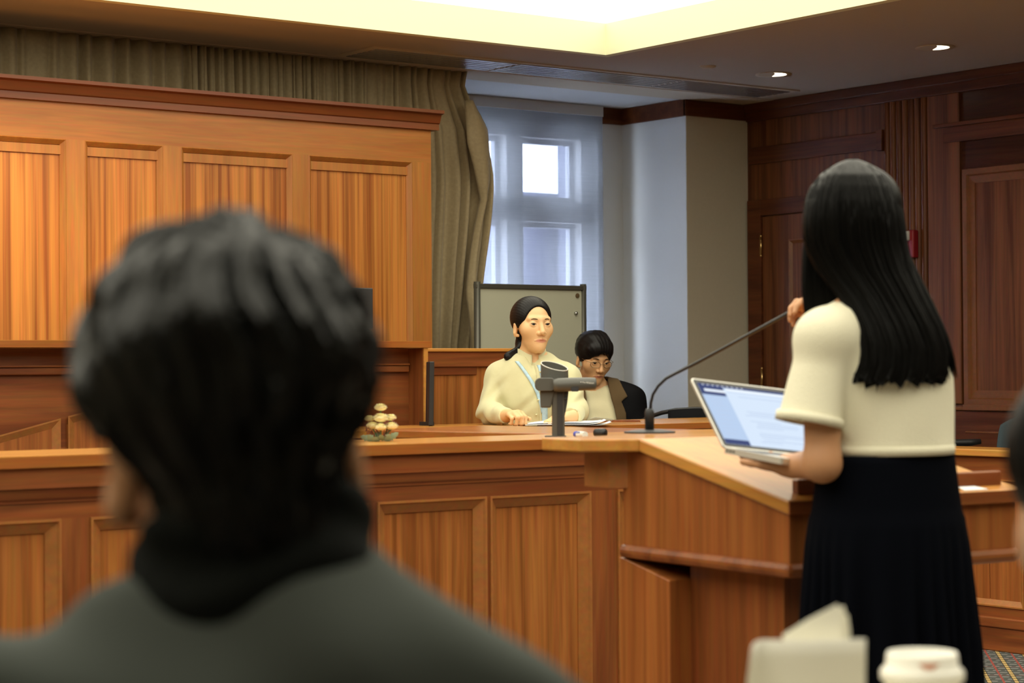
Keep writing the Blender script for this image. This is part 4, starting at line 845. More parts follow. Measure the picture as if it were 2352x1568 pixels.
def mesh_sdf(f, lo, hi, h):
    lo = np.array(lo, float); hi = np.array(hi, float); B = 8
    nb = np.ceil((hi - lo) / (h * B)).astype(int); N = nb * B + 1
    ctr = [lo[i] + (np.arange(nb[i]) + 0.5) * h * B for i in range(3)]
    X, Y, Z = np.meshgrid(*ctr, indexing='ij'); P = np.stack([X, Y, Z], -1).reshape(-1, 3); dc_ = f(P).reshape(nb)
    near = np.abs(dc_) < h * B * 0.87 * 1.7 + 0.012
    Fd = np.where(np.repeat(np.repeat(np.repeat(dc_, B, 0), B, 1), B, 2) < 0, -1.0, 1.0)
    Fd = np.pad(Fd, ((0, 1),) * 3, mode='edge').astype(np.float32)
    g = near; m = np.zeros(N, bool)
    mk = np.repeat(np.repeat(np.repeat(g, B, 0), B, 1), B, 2)
    m[:-1, :-1, :-1] |= mk; m[1:, :-1, :-1] |= mk; m[:-1, 1:, :-1] |= mk; m[:-1, :-1, 1:] |= mk; m[1:, 1:, :-1] |= mk; m[1:, :-1, 1:] |= mk; m[:-1, 1:, 1:] |= mk; m[1:, 1:, 1:] |= mk
    idx = np.argwhere(m); out = np.empty(len(idx), np.float32)
    for i in range(0, len(idx), 200000): out[i:i + 200000] = f(lo + idx[i:i + 200000] * h)
    Fd[m] = out
    # surface nets
    s = Fd < 0; c8 = [s[i:N[0] - 1 + i, j:N[1] - 1 + j, k:N[2] - 1 + k] for i in (0, 1) for j in (0, 1) for k in (0, 1)]
    cnt = sum(c.astype(np.int8) for c in c8); act = (cnt > 0) & (cnt < 8); cells = np.argwhere(act)
    vid = -np.ones(act.shape, np.int64); vid[act] = np.arange(len(cells))
    acc = np.zeros((len(cells), 3)); wsum = np.zeros(len(cells))
    corners = [(i, j, k) for i in (0, 1) for j in (0, 1) for k in (0, 1)]
    for a in range(8):
        for b in range(a + 1, 8):
            ca, cb = np.array(corners[a]), np.array(corners[b])
            if np.abs(ca - cb).sum() != 1: continue
            va = Fd[tuple((cells + ca).T)]; vb = Fd[tuple((cells + cb).T)]; x = (va < 0) != (vb < 0)
            t = np.where(x, va / np.where(x, va - vb, 1), 0); pos = ca + (cb - ca) * t[:, None]; acc += pos * x[:, None]; wsum += x
    V = lo + (cells + acc / wsum[:, None]) * h
    faces = []
    for ax in range(3):
        o1, o2 = [(1, 2), (2, 0), (0, 1)][ax]
        sl0 = [slice(None)] * 3; sl1 = [slice(None)] * 3; sl0[ax] = slice(0, -1); sl1[ax] = slice(1, None)
        ed = np.argwhere(s[tuple(sl0)] != s[tuple(sl1)]); ed = ed[(ed[:, o1] > 0) & (ed[:, o2] > 0) & (ed[:, o1] < N[o1] - 1) & (ed[:, o2] < N[o2] - 1)]
        e1 = np.zeros(3, int); e1[o1] = 1; e2 = np.zeros(3, int); e2[o2] = 1
        q = np.stack([vid[tuple((ed - e1 - e2).T)], vid[tuple((ed - e2).T)], vid[tuple(ed.T)], vid[tuple((ed - e1).T)]], 1)
        fl_ = ~s[tuple(ed.T)]; q[fl_] = q[fl_][:, ::-1]; faces.append(q[(q >= 0).all(1)])
    return V, np.concatenate(faces)
def build_sdf(name, f, lo, hi, h, mat, parent, midx=None, cull=True):
    V, Fc = mesh_sdf(f, lo, hi, h)
    mi = midx(V[Fc].mean(1)) if midx else None
    return link_mesh(name, V, Fc, mat, parent, True, mi)

def frame(h2, pitch=0.0, roll=0.0):     # columns: right, forward, up; pitch > 0 looks down, roll > 0 tips to the right
    f = np.array([h2[0], h2[1], 0.0]); f /= np.linalg.norm(f); r = np.array([f[1], -f[0], 0.0]); u = np.array([0, 0, 1.0])
    cp_, sp_ = math.cos(pitch), math.sin(pitch); f, u = f * cp_ - u * sp_, u * cp_ + f * sp_
    cr_, sr_ = math.cos(roll), math.sin(roll); u, r = u * cr_ + r * sr_, r * cr_ - u * sr_
    return np.stack([r, f, u], 1)
class Person:
    def __init__(s, label, root, head2):
        s.h = np.array(head2, float) / np.linalg.norm(head2); s.rot = math.atan2(s.h[1], s.h[0]) - PI / 2
        s.root = np.array([root[0], root[1], 0.0]); s.Rb = frame(s.h)
        s.o = thing('person', label, 'person', tuple(s.root), s.rot); ORG[s.o.name] = Vector((0, 0, 0))
    def loc(s, w): return s.Rb.T @ (np.array(w, float) - s.root)
    def px(s, x, y, d): return s.loc(at_d(x, y, d))
    def set_head(s, w, h2, pitch=0, roll=0): s.H = s.loc(w); s.Rh = s.Rb.T @ frame(h2, pitch, roll)
    def hp(s, v): return s.H + s.Rh @ np.array(v, float)
    def Mh(s):
        M_ = Matrix.Identity(4)
        for i in range(3):
            for j in range(3): M_[i][j] = s.Rh[i][j]
            M_[i][3] = s.H[i]
        return M_
def head_ops(w=1.0, jaw=1.0, male=False, lipz=-0.066, opening_=0.0047):
    o = [('+', ell((0, -0.015, 0.033), (0.074 * w, 0.092, 0.079)), 0), ('+', ell((0, 0.027, -0.018), (0.0605 * w, 0.062, 0.084)), 0.03),
         ('+', ell((0, 0.031, -0.070), (0.037 * jaw, 0.050, 0.041)), 0.03), ('+', sph((0, 0.066, -0.097), 0.0165), 0.03)]
    for s_ in (-1, 1):
        o += [('+', sph((s_ * 0.039, 0.049, -0.021), 0.0285), 0.026), ('+', cap((s_ * 0.008, 0.083, 0.020), (s_ * 0.042, 0.070, 0.022), 0.0085 if not male else 0.010), 0.014)]
    for s_ in (-1, 1): o += [('-', ell((s_ * 0.031, 0.103, 0.000), (0.021, 0.016, 0.0120)), 0.014)]
    o += [('+', cap((0, 0.086, 0.012), (0, 0.103, -0.034), 0.0065, 0.0115), 0.012)]
    for s_ in (-1, 1): o += [('+', sph((s_ * 0.0125, 0.093, -0.039), 0.0085), 0.006)]
    for s_ in (-1, 1): o += [('-', sph((s_ * 0.0065, 0.103, -0.0475), 0.0035), 0.003)]
    o += [('+', cap((-0.024, 0.078, lipz - 0.001), (0, 0.0885, lipz + 0.0022), 0.0026, 0.0044), 0.006), ('+', cap((0.024, 0.078, lipz - 0.001), (0, 0.0885, lipz + 0.0022), 0.0026, 0.0044), 0.004),
          ('+', cap((-0.012, 0.0800, lipz - 0.0078), (0.012, 0.0800, lipz - 0.0078), 0.0050), 0.007), ('-', cap((-0.022, 0.090, lipz - 0.0040), (0.022, 0.090, lipz - 0.0040), 0.0016), 0.003)]
    for s_ in (-1, 1):       # eyelids wrap the eyeball and leave an almond opening
        c_ = (s_ * 0.031, 0.0755, -0.0006); th = s_ * 0.10; Ml = np.array([[math.cos(th), 0, -math.sin(th)], [0, 1, 0], [math.sin(th), 0, math.cos(th)]])
        o += [('+', grp([('+', sph(c_, 0.0140), 0), ('-', ell((s_ * 0.0315, 0.0905, -0.0010), (0.0140, 0.0150, opening_), Ml), 0.0012)]), 0.005)]
    for s_ in (-1, 1):       # ears
        Me = np.array([[1, 0, 0], [0, math.cos(0.25), -math.sin(0.25)], [0, math.sin(0.25), math.cos(0.25)]])
        Me = np.array([[math.cos(s_ * 0.45), math.sin(s_ * 0.45), 0], [-math.sin(s_ * 0.45), math.cos(s_ * 0.45), 0], [0, 0, 1]]) @ Me
        o += [('+', ell((s_ * (0.079 * w + 0.001), -0.010, -0.016), (0.009, 0.021, 0.033), Me), 0.008), ('-', ell((s_ * (0.079 * w + 0.011), -0.004, -0.012), (0.007, 0.011, 0.019), Me), 0.004), ('+', sph((s_ * 0.074 * w, 0.004, -0.042), 0.007), 0.006)]
    return o
def lip_tint(o, P, lipz=-0.066, wid=0.0255):
    n = len(o.data.vertices); c = np.empty(n * 3, np.float32); o.data.vertices.foreach_get('co', c); q = (c.reshape(-1, 3) - P.H) @ P.Rh
    e = np.sqrt((q[:, 0] / wid) ** 2 + ((q[:, 2] - (lipz - 0.0028)) / 0.0088) ** 2); w = np.clip((1.08 - e) / 0.35, 0, 1) * (q[:, 1] > 0.068)
    at = o.data.attributes.new('lip', 'FLOAT', 'POINT'); at.data.foreach_set('value', w.astype(np.float32))
def face_parts(P, ops, brow=0.0048, open_=1.0, browmat='brow', gaze=(0, 0)):
    Mh_ = P.Mh()
    def sy(x, z, off=0.0):
        ys = np.linspace(0.13, 0.0, 261); d = ev(ops, np.stack([np.full(261, x), ys, np.full(261, z)], 1)); i = np.argmax(d < 0); return ys[i] + off
    for s_ in (-1, 1):
        m = MB(); c_ = Vector((s_ * 0.031, 0.0755, -0.0006)); r = 0.0120; n = 16; ir = Vector((gaze[0], 1, gaze[1])).normalized()
        m.sphere((0, 0, 0), r, n)
        mi = [1 if (Vector(m.v[f_[0]]) + Vector(m.v[f_[2]])).normalized().dot(ir) > math.cos(R(29)) else 0 for f_ in m.f]; m.m = mi
        m.xf(Mh_ @ Matrix.Translation(c_)); m.build('eye', ['eye_white', 'iris'], P.o, smooth=True)
        m = MB(); pts_ = [(s_ * 0.0135, 0.0188), (s_ * 0.0175, 0.0196), (s_ * 0.024, 0.0206), (s_ * 0.031, 0.0210), (s_ * 0.039, 0.0198), (s_ * 0.048, 0.0160)]
        m.tube([Vector((x, sy(x, z, -0.0005), z)) for x, z in pts_], [brow * 0.15, brow * 0.5, brow * 0.6, brow * 0.55, brow * 0.4, brow * 0.08], 8, flat=0.5, up=(0, 1, 0)).xf(Mh_).build('eyebrow', browmat, P.o, smooth=True)
        m = MB(); pts_ = [(s_ * (0.031 + 0.0128 * x_), 0.0034 * math.sqrt(max(0, 1 - x_ * x_)) - 0.0008 + 0.0013 * x_) for x_ in (-0.95, -0.6, -0.2, 0.2, 0.6, 0.95)]
        m.tube([Vector((x, sy(x, z + 0.0012, 0.0002), z)) for x, z in pts_], [0.0004, 0.0007, 0.0009, 0.0009, 0.0008, 0.0004], 6).xf(Mh_).build('eyelash', 'iris', P.o, smooth=True)
def refine(o, P, f, cuts=2):
    """finer mesh over the face, pulled back on to the modelled surface"""
    bm = bmesh.new(); bm.from_mesh(o.data); T = P.H; Rm = P.Rh
    def infront(v): q = Rm.T @ (np.array(v.co) - T); return q[1] > 0.035 and abs(q[2]) < 0.125 and abs(q[0]) < 0.075
    sel = {v for v in bm.verts if infront(v)}; ed = [e for e in bm.edges if e.verts[0] in sel and e.verts[1] in sel]
    bmesh.ops.subdivide_edges(bm, edges=ed, cuts=cuts, use_grid_fill=True)
    vs = [v for v in bm.verts if infront(v)]; X = np.array([v.co[:] for v in vs]); e = 0.0004
    for it in range(5):
        d = f(X); g = np.stack([(f(X + np.eye(3)[i] * e) - f(X - np.eye(3)[i] * e)) / (2 * e) for i in range(3)], 1); g2 = np.maximum((g * g).sum(1), 0.15)
        X = X - np.clip(d / g2, -0.003, 0.003)[:, None] * g * 0.9
    for v, x in zip(vs, X): v.co = x
    for fc in bm.faces: fc.smooth = True
    bm.to_mesh(o.data); bm.free(); o.data.update(); return o
def hand_ops(wr, f, s_, curl=(0.9, 0.7, 0.4), spread=0.03, thumb=(0.5, 0.6, -0.3), sc=1.0, lens=(0.040, 0.026, 0.019), palm_up=False):
    """wr wrist, f towards the knuckles, s_ towards the thumb; the palm side is -n"""
    f = np.array(f, float); f /= np.linalg.norm(f); s_ = np.array(s_, float); s_ -= f * (s_ @ f); s_ /= np.linalg.norm(s_); n = np.cross(s_, f)
    if n[2] < 0 and abs(n[2]) > 0.05: n = -n
    if palm_up: n = -n
    wr = np.array(wr, float); o = []
    kn = [wr + f * (L * sc) + s_ * (x * sc) + n * (z * sc) for L, x, z in ((0.086, 0.026, 0.0), (0.090, 0.0085, 0.004), (0.085, -0.009, 0.002), (0.077, -0.025, -0.003))]
    o.append(('+', cap(wr, wr + f * 0.02, 0.024 * sc, 0.024 * sc), 0))
    for k in kn: o.append(('+', cap(wr + f * 0.012 * sc + (k - wr) * 0.1, k, 0.0145 * sc, 0.0108 * sc), 0.014))
    fs_ = 1.0
    for i, k in enumerate(kn):
        fl_ = (0.95, 1.05, 1.0, 0.82)[i]; a = 0.0; p_ = k; r = (0.0092, 0.0095, 0.0090, 0.0080)[i] * sc
        di = f + s_ * (0.06 - 0.05 * i) * spread / 0.03; di /= np.linalg.norm(di)
        cu_ = [c * (1 + 0.06 * i) for c in curl]
        for j in range(3):
            a += cu_[j]; d_ = di * math.cos(a) - n * math.sin(a); q = p_ + d_ * lens[j] * fl_ * sc
            o.append(('+', cap(p_, q, r, r * 0.9), 0.0035 if j else 0.006)); p_ = q; r *= 0.9
    b0 = wr + f * 0.022 * sc + s_ * 0.018 * sc; d_ = s_ * thumb[0] + f * thumb[1] + n * thumb[2]; d_ /= np.linalg.norm(d_); b1 = b0 + d_ * 0.042 * sc
    d2 = d_ * 0.75 + f * 0.5 - s_ * 0.1; d2 /= np.linalg.norm(d2); b2 = b1 + d2 * 0.030 * sc; b3 = b2 + (d2 * 0.8 + f * 0.3) / 1.1 * 0.024 * sc
    o += [('+', cap(b0, b1, 0.0150 * sc, 0.0115 * sc), 0.012), ('+', cap(b1, b2, 0.0108 * sc, 0.0096 * sc), 0.004), ('+', cap(b2, b3, 0.0096 * sc, 0.0080 * sc), 0.004)]
    return o
def torso_ops(chest, belly, pel, shl, shr, nb, grow=0.0, w=1.0):
    g = grow
    o = [('+', ell(chest, (0.150 * w + g, 0.100 + g, 0.165 + g)), 0), ('+', cap(np.array(chest) + (0, 0, -0.03), belly, 0.105 * w + g, 0.100 * w + g), 0.05), ('+', ell(pel, (0.160 * w + g, 0.115 + g, 0.115 + g)), 0.06),
         ('+', cap(shl, shr, 0.050 + g), 0.05), ('+', cap(nb, np.array(shl) * 0.75 + np.array(nb) * 0.25, 0.048 + g, 0.045 + g), 0.03), ('+', cap(nb, np.array(shr) * 0.75 + np.array(nb) * 0.25, 0.048 + g, 0.045 + g), 0.03)]
    return o
def leg_ops(hipz, feetz, seated, x=0.09, kneey=0.42, g=0.0, y0=0.0):
    o = []
    for s_ in (-1, 1):
        if seated:
            h_, k, a = (s_ * x, y0, hipz), (s_ * (x + 0.04), y0 + kneey, hipz + 0.01), (s_ * (x + 0.03), y0 + kneey - 0.03, feetz + 0.08)
        else: h_, k, a = (s_ * x, 0, hipz), (s_ * x, 0.02, 0.47), (s_ * x * 0.9, 0, 0.08)
        o += [('+', cap(h_, k, 0.080 + g, 0.056 + g), 0.04), ('+', cap(k, a, 0.056 + g, 0.036 + g), 0.03), ('+', cap((a[0], a[1] - 0.03, feetz + 0.04), (a[0], a[1] + 0.14, feetz + 0.03), 0.036 + g, 0.028 + g), 0.02)]
    return o
def arm_ops(sh, el, wr, ra=0.046, rb=0.038, rc=0.026): return [('+', cap(sh, el, ra, rb), 0.03), ('+', cap(el, wr, rb, rc), 0.02)]
def bounds(pts_, m): a = np.array(pts_); return a.min(0) - m, a.max(0) + m
def cam_dir(phi): return -FWD * math.cos(phi) + RGT * math.sin(phi)        # facing the camera, turned phi towards picture right

# ---- seated woman in the pale shirt
P1 = Person('seated woman in a pale olive shirt with a blue lanyard, facing the camera', at_d(1224, 900, 8.66)[:2], cam_dir(R(12)))
P1.set_head(at_d(1223, 747.5, 8.63), cam_dir(R(23)), R(-3), R(0))
hz = P1.H
L = P1.px
shr, shl = L(1148, 868, 8.70), L(1300, 872, 8.62)        # her right shoulder is at picture left
nb = np.array([hz[0] * 0.6, hz[1] - 0.035, 1.245]); chest = np.array([0.0, 0.0, 1.10]); belly = np.array([0, 0.01, 0.92]); pel = np.array([0, -0.02, 0.72])
elr, wrr = L(1124, 968, 8.60), L(1163, 962, 8.40); ell_, wrl = L(1322, 968, 8.52), L(1318, 970, 8.36)
elr[2] = max(elr[2], 1.022); wrr[2] = 1.009; ell_[2] = 1.02; wrl[2] = 1.006
hops = head_ops(0.925, 0.97)
f_r = L(1190, 966, 8.30) - wrr; f_r[2] = 0.014; s_r = np.array([-0.0, 0.0, 0.0]) + np.cross(f_r, [0, 0, 1.0]) * -1
HR = hand_ops(wrr, f_r, s_r, (0.50, 1.25, 1.0), spread=0.0, sc=1.02, thumb=(0.45, 0.75, -0.30))
f_l = L(1280, 975, 8.32) - wrl; f_l[2] = -0.005; s_l = np.cross(f_l, [0, 0, 1.0])
HL = hand_ops(wrl, f_l, s_l, (0.35, 0.4, 0.3), sc=0.95)
body = torso_ops(chest, belly, pel, shl, shr, nb) + [('+', cap(nb, P1.hp((0, -0.012, -0.07)), 0.047, 0.043), 0.02)] + arm_ops(shr, elr, wrr, 0.044, 0.036, 0.024) + arm_ops(shl, ell_, wrl, 0.044, 0.036, 0.024) + leg_ops(0.60, 0.0, True, kneey=0.33) + [('+', grp(hops, P1.H, P1.Rh), 0.012), ('+', grp(HR), 0.008), ('+', grp(HL), 0.008)]
lo, hi = bounds([pel + (0, 0, -0.15), P1.H + (0, 0, 0.14), elr, ell_, wrr + (0, 0.1, 0), wrl + (0, 0.1, 0), (0.2, 0.6, 0.0), (-0.2, -0.2, 0.0)], 0.08)
lip_tint(refine(build_sdf('body', grp(body), lo, hi, 0.0042, 'skin_face', P1.o), P1, grp(body)), P1)
face_parts(P1, hops, gaze=(0.10, 0.0))
fru, flu = f_r / np.linalg.norm(f_r), f_l / np.linalg.norm(f_l)
slR = [('+', cap(shr, elr, 0.058, 0.050), 0), ('+', cap(elr, wrr, 0.046, 0.033), 0.02), ('&', halfat(wrr - fru * 0.004, fru), 0)]
slL = [('+', cap(shl, ell_, 0.058, 0.050), 0), ('+', cap(ell_, wrl, 0.046, 0.034), 0.02), ('&', halfat(wrl - flu * 0.004, flu), 0)]
shirt = torso_ops(chest, belly, pel, shl, shr, nb + np.array([0, 0, -0.045]), 0.016, 0.95) + [('+', grp(slR), 0.02), ('+', grp(slL), 0.02)]
cuts = [('-', cap(nb + np.array([0, 0.0, -0.02]), P1.hp((0, 0, -0.05)), 0.056, 0.062), 0.006), ('-', cap(nb + np.array([0.012, 0.125, -0.075]), nb + np.array([0.01, 0.07, 0.05]), 0.006, 0.05), 0.006), ('&', half((0, 0, -1), -0.62), 0)]
def wrinkle(p):
    dr = np.linalg.norm(p - elr, axis=1); dl = np.linalg.norm(p - ell_, axis=1); w = np.exp(-(dr / 0.13) ** 2) + np.exp(-(dl / 0.13) ** 2)
    return 0.0034 * np.sin(p @ np.array([40, 30, 62.]) + 2 * np.sin(p @ np.array([25, -30, 20.]))) * (0.3 + 1.3 * w) + 0.004 * np.sin(p @ np.array([70, 15, 18.]) + 1.5 * np.sin(p @ np.array([9, 20, 30.]))) * 0.45
shirt_f = grp([('+', grp(shirt), 0), ('d', wrinkle, 0)] + cuts)
build_sdf('shirt', shirt_f, lo, hi, 0.005, 'shirt_olive', P1.o)
trs = [('+', ell(pel, (0.17, 0.125, 0.13)), 0)] + leg_ops(0.60, 0.0, True, kneey=0.33, g=0.014)[:2] + leg_ops(0.60, 0.0, True, kneey=0.33, g=0.014)[3:5]
build_sdf('trousers', grp(trs + [('&', half((0, 0, 1), 0.76), 0)]), (-0.3, -0.25, 0.0), (0.3, 0.65, 0.85), 0.012, 'trousers', P1.o)
def front_y(fn, x, z, off=0.0, y1=0.35):
    ys = np.linspace(y1, -0.15, 500); d = fn(np.stack([np.full(500, x), ys, np.full(500, z)], 1)); i = np.argmax(d < 0); return ys[i] + off
def strap(name, pts_, wd, mat, P, fn, th=0.0012, off=0.002):
    m = MB(); path = []
    for i in range(len(pts_) - 1):
        for t in np.linspace(0, 1, 10, endpoint=i == len(pts_) - 2): path.append(pts_[i] * (1 - t) + pts_[i + 1] * t)
    vs = [Vector((p_[0] + s_ * wd, front_y(fn, p_[0] + s_ * wd, p_[1], off), p_[1])) for p_ in path for s_ in (-1, 0, 1)]
    m.add(vs, [(i * 3 + j, i * 3 + j + 1, i * 3 + j + 4, i * 3 + j + 3) for i in range(len(path) - 1) for j in (0, 1)])
    o_ = m.build(name, mat, P.o, smooth=True); so_ = o_.modifiers.new('solid', 'SOLIDIFY'); so_.thickness = th; return o_
P_ = lambda x, y, d=8.5: L(x, y, d)[[0, 2]]
strap('placket', [P_(1243, 836), P_(1246, 870), P_(1252, 985)], 0.012, 'shirt_olive', P1, shirt_f, 0.003, 0.003)
ly = MB(); nk = np.array([hz[0] * 0.6, hz[1] - 0.03, 1.262])
strap('lanyard_strap', [P_(1197, 829), P_(1212, 852), P_(1228, 880), P_(1240, 905), P_(1253, 950)], 0.0075, 'lanyard_blue', P1, shirt_f, off=0.005)
strap('lanyard_strap', [P_(1246, 838), P_(1252, 870), P_(1256, 905), P_(1257, 950)], 0.0065, 'lanyard_blue', P1, shirt_f, off=0.005)
strap('badge', [P_(1256, 920), P_(1258, 985)], 0.012, 'lanyard_blue', P1, shirt_f, off=0.007)
# band collar, open at the throat
m = MB(); n = 44
for k in range(n + 1):
    a = R(90 + 14) + R(332) * k / n; cx_, cy_ = nk[0], nk[1] - 0.002; front = max(0, math.sin(a)) ** 2
    for rr, zz in ((0.070, 1.226), (0.063, 1.252), (0.0585, 1.282)): m.v.append((cx_ + rr * math.cos(a), cy_ + rr * 1.03 * math.sin(a) + 0.014 * front, zz - 0.030 * front))
m.f = [(i * 3 + j, i * 3 + j + 3, i * 3 + j + 4, i * 3 + j + 1) for i in range(n) for j in (0, 1)]; m.m = [0] * len(m.f)
o = m.build('collar', 'shirt_olive', P1.o, smooth=True); so = o.modifiers.new('solid', 'SOLIDIFY'); so.thickness = 0.003
for zz in (1.185, 1.13, 1.07, 1.01):
    pp = L(1246, 870, 8.5)[0] + (1.16 - zz) * 0.12; MB().sphere((pp, front_y(shirt_f, pp, zz, 0.006), zz), 0.0042, 8, sz=1.0).build('button', 'shirt_olive', P1.o, smooth=True)
# hair pulled back into a low pony tail
hair = [('+', ell((0, -0.018, 0.036), (0.083, 0.101, 0.088)), 0), ('-', ell((0, 0.100, -0.020), (0.069, 0.082, 0.100)), 0.012), ('-', cap((0.09, 0.03, -0.06), (-0.09, 0.03, -0.06), 0.058), 0.012), ('-', cap((0, -0.0, -0.16), (0, 0.02, -0.06), 0.07, 0.06), 0.012),
        ('+', cap((0, -0.085, -0.02), (0, -0.10, -0.07), 0.034, 0.030), 0.03), ('+', cap((0, -0.10, -0.07), (-0.0, -0.085, -0.13), 0.030, 0.034), 0.02), ('+', cap((0.0, -0.085, -0.10), (0.088, -0.055, -0.125), 0.034, 0.020), 0.02), ('+', cap((0, -0.085, -0.11), (-0.085, -0.025, -0.165), 0.034, 0.014), 0.02)]
def strands(amp, k):
    def f(q): a = np.arctan2(q[:, 0], q[:, 2] + 0.03); return amp * np.sin(k * a + 20 * q[:, 1] + 2 * np.sin(3 * a))
    return f
hair_f = grp(hair + [('d', strands(0.0006, 80), 0)], P1.H, P1.Rh)
lo2, hi2 = bounds([P1.H], 0.2); lo2[2] -= 0.03
build_sdf('hair', hair_f, lo2, hi2, 0.0035, 'hair_black', P1.o)

# ---- young man with glasses
P2 = Person('young man with glasses in a black jacket and cream sweater, looking down', at_d(1388, 930, 10.25)[:2], cam_dir(R(8)))
P2.set_head(at_d(1364, 823, 10.2), cam_dir(R(22)), R(16), R(-2))
L = P2.px
shr, shl = L(1318, 912, 10.28), L(1446, 920, 10.22); nb = np.array([P2.H[0] * 0.75, P2.H[1] - 0.05, P2.H[2] - 0.145])
chest = np.array([0.0, 0.0, 0.93]); belly = np.array([0, 0.01, 0.76]); pel = np.array([0, -0.02, 0.56])
elr, ell_ = shr + np.array([0.045, 0.06, -0.27]), shl + np.array([-0.05, 0.06, -0.27])
wrr, wrl = elr + np.array([-0.10, 0.20, 0.02]), ell_ + np.array([0.10, 0.20, 0.02])
hops = head_ops(0.98, 1.02, True)
HR = hand_ops(wrr, (-0.3, 1, -0.1), (-1, -0.3, 0), (0.3, 0.4, 0.3)); HL = hand_ops(wrl, (0.3, 1, -0.1), (1, -0.3, 0), (0.3, 0.4, 0.3))
body = torso_ops(chest, belly, pel, shl, shr, nb) + [('+', cap(nb, P2.hp((0, -0.015, -0.07)), 0.056, 0.052), 0.02)] + arm_ops(shr, elr, wrr) + arm_ops(shl, ell_, wrl) + leg_ops(0.50, 0.0, True) + [('+', grp(hops, P2.H, P2.Rh), 0.012), ('+', grp(HR), 0.008), ('+', grp(HL), 0.008)]
lo, hi = bounds([pel + (0, 0, -0.15), P2.H + (0, 0, 0.14), elr, ell_, wrr + (0, 0.15, 0), wrl + (0, 0.15, 0), (0.2, 0.6, 0.0), (-0.2, -0.2, 0.0)], 0.08)
lip_tint(refine(build_sdf('body', grp(body), lo, hi, 0.0045, 'skin_man', P2.o), P2, grp(body)), P2)
face_parts(P2, hops, 0.0058, gaze=(0.05, -0.35))
swf = grp([('+', grp(torso_ops(chest, belly, pel, shl, shr, nb + np.array([0, 0, -0.03]), 0.010)), 0), ('d', wob(0.0022, 60, 4), 0), ('-', cap(nb + np.array([0, 0, -0.01]), P2.hp((0, 0, -0.05)), 0.058, 0.066), 0.004), ('&', half((0, 0, -1), -0.5), 0)])
build_sdf('sweater', swf, (-0.3, -0.25, 0.45), (0.3, 0.3, 1.25), 0.006, 'sweater_cream', P2.o)
jb = torso_ops(chest, belly, pel, shl, shr, nb + np.array([0, 0, -0.025]), 0.030) + [('+', cap(shr, elr, 0.070, 0.062), 0.03), ('+', cap(elr, wrr, 0.058, 0.045), 0.02), ('+', cap(shl, ell_, 0.070, 0.062), 0.03), ('+', cap(ell_, wrl, 0.058, 0.045), 0.02)]
jbf = grp([('+', grp(jb), 0), ('d', wob(0.0025, 50, 8), 0)])
ox = nb[0] + 0.006
def opening(p, grow=0.0):       # negative inside the open front of the jacket
    z = p[:, 2]; w_ = np.interp(z, [0.5, 0.95, 1.05, 1.12, 1.2], [0.085, 0.075, 0.062, 0.060, 0.060]) + grow; x0 = ox + np.interp(z, [0.6, 1.0, 1.1], [-0.02, -0.012, 0.0]); return np.maximum(np.abs(p[:, 0] - x0) - w_, -p[:, 1] + nb[1] - 0.01)
jk = grp([('+', jbf, 0), ('-', lambda p: opening(p), 0.004), ('-', cap(nb + np.array([0, 0.01, -0.02]), P2.hp((0, 0, -0.03)), 0.064, 0.075), 0.004), ('&', half((0, 0, -1), -0.45), 0), ('-', cap(wrr, wrr + np.array([-0.1, 0.2, 0.02]), 0.034), 0), ('-', cap(wrl, wrl + np.array([0.1, 0.2, 0.02]), 0.034), 0)])
build_sdf('jacket', jk, lo, hi, 0.006, 'jacket_black', P2.o)
def lap_band(p):
    z = p[:, 2]; w_ = np.interp(z, [0.55, 0.80, 0.98, 1.035, 1.06, 1.10, 1.2], [0.028, 0.034, 0.048, 0.040, 0.075, 0.065, 0.04]); a = opening(p, 0.0); b_ = opening(p, 1.0) 
    x0 = ox + np.interp(z, [0.6, 1.0, 1.1], [-0.02, -0.012, 0.0]); wo = np.interp(z, [0.5, 0.95, 1.05, 1.12, 1.2], [0.085, 0.075, 0.062, 0.060, 0.060])
    front = np.maximum(np.abs(p[:, 0] - x0) - wo - w_, nb[1] - 0.015 - p[:, 1]); back = np.maximum(1.075 - z, p[:, 1] - nb[1] + 0.01); return np.minimum(front, np.maximum(back, np.abs(p[:, 0] - x0) - 0.115))
cl = grp([('+', lambda p: jbf(p) - 0.007, 0), ('&', lap_band, 0.003), ('-', lambda p: opening(p, -0.004), 0.003), ('-', cap(nb + np.array([0, 0.01, -0.02]), P2.hp((0, 0, -0.03)), 0.062, 0.073), 0.004), ('-', lambda p: jbf(p) + 0.006, 0), ('&', half((0, 0, -1), -0.55), 0)])
build_sdf('collar', cl, (-0.3, -0.25, 0.5), (0.3, 0.3, 1.25), 0.005, 'collar_brown', P2.o)
build_sdf('trousers', grp([('+', ell(pel, (0.17, 0.125, 0.11)), 0)] + leg_ops(0.50, 0.0, True, g=0.014)[:2] + leg_ops(0.50, 0.0, True, g=0.014)[3:5] + [('&', half((0, 0, 1), 0.6), 0)]), (-0.3, -0.25, 0.0), (0.3, 0.65, 0.7), 0.012, 'trousers', P2.o)
def fringe(q): return 0.004 * np.sin(q[:, 0] * 210 + 3 * np.sin(q[:, 0] * 60)) 
hair = [('+', ell((0, -0.012, 0.045), (0.090, 0.108, 0.092)), 0), ('+', ell((0.01, 0.055, 0.065), (0.070, 0.050, 0.045)), 0.03), ('-', grp([('+', ell((0, 0.105, -0.044), (0.068, 0.078, 0.094)), 0), ('d', fringe, 0)]), 0.006), ('-', cap((0.1, 0.02, -0.055), (-0.1, 0.02, -0.055), 0.047), 0.01), ('-', cap((0, 0.0, -0.16), (0, 0.02, -0.06), 0.07, 0.06), 0.01), ('d', strands(0.0006, 40), 0), ('d', wob(0.0028, 75, 3), 0)]
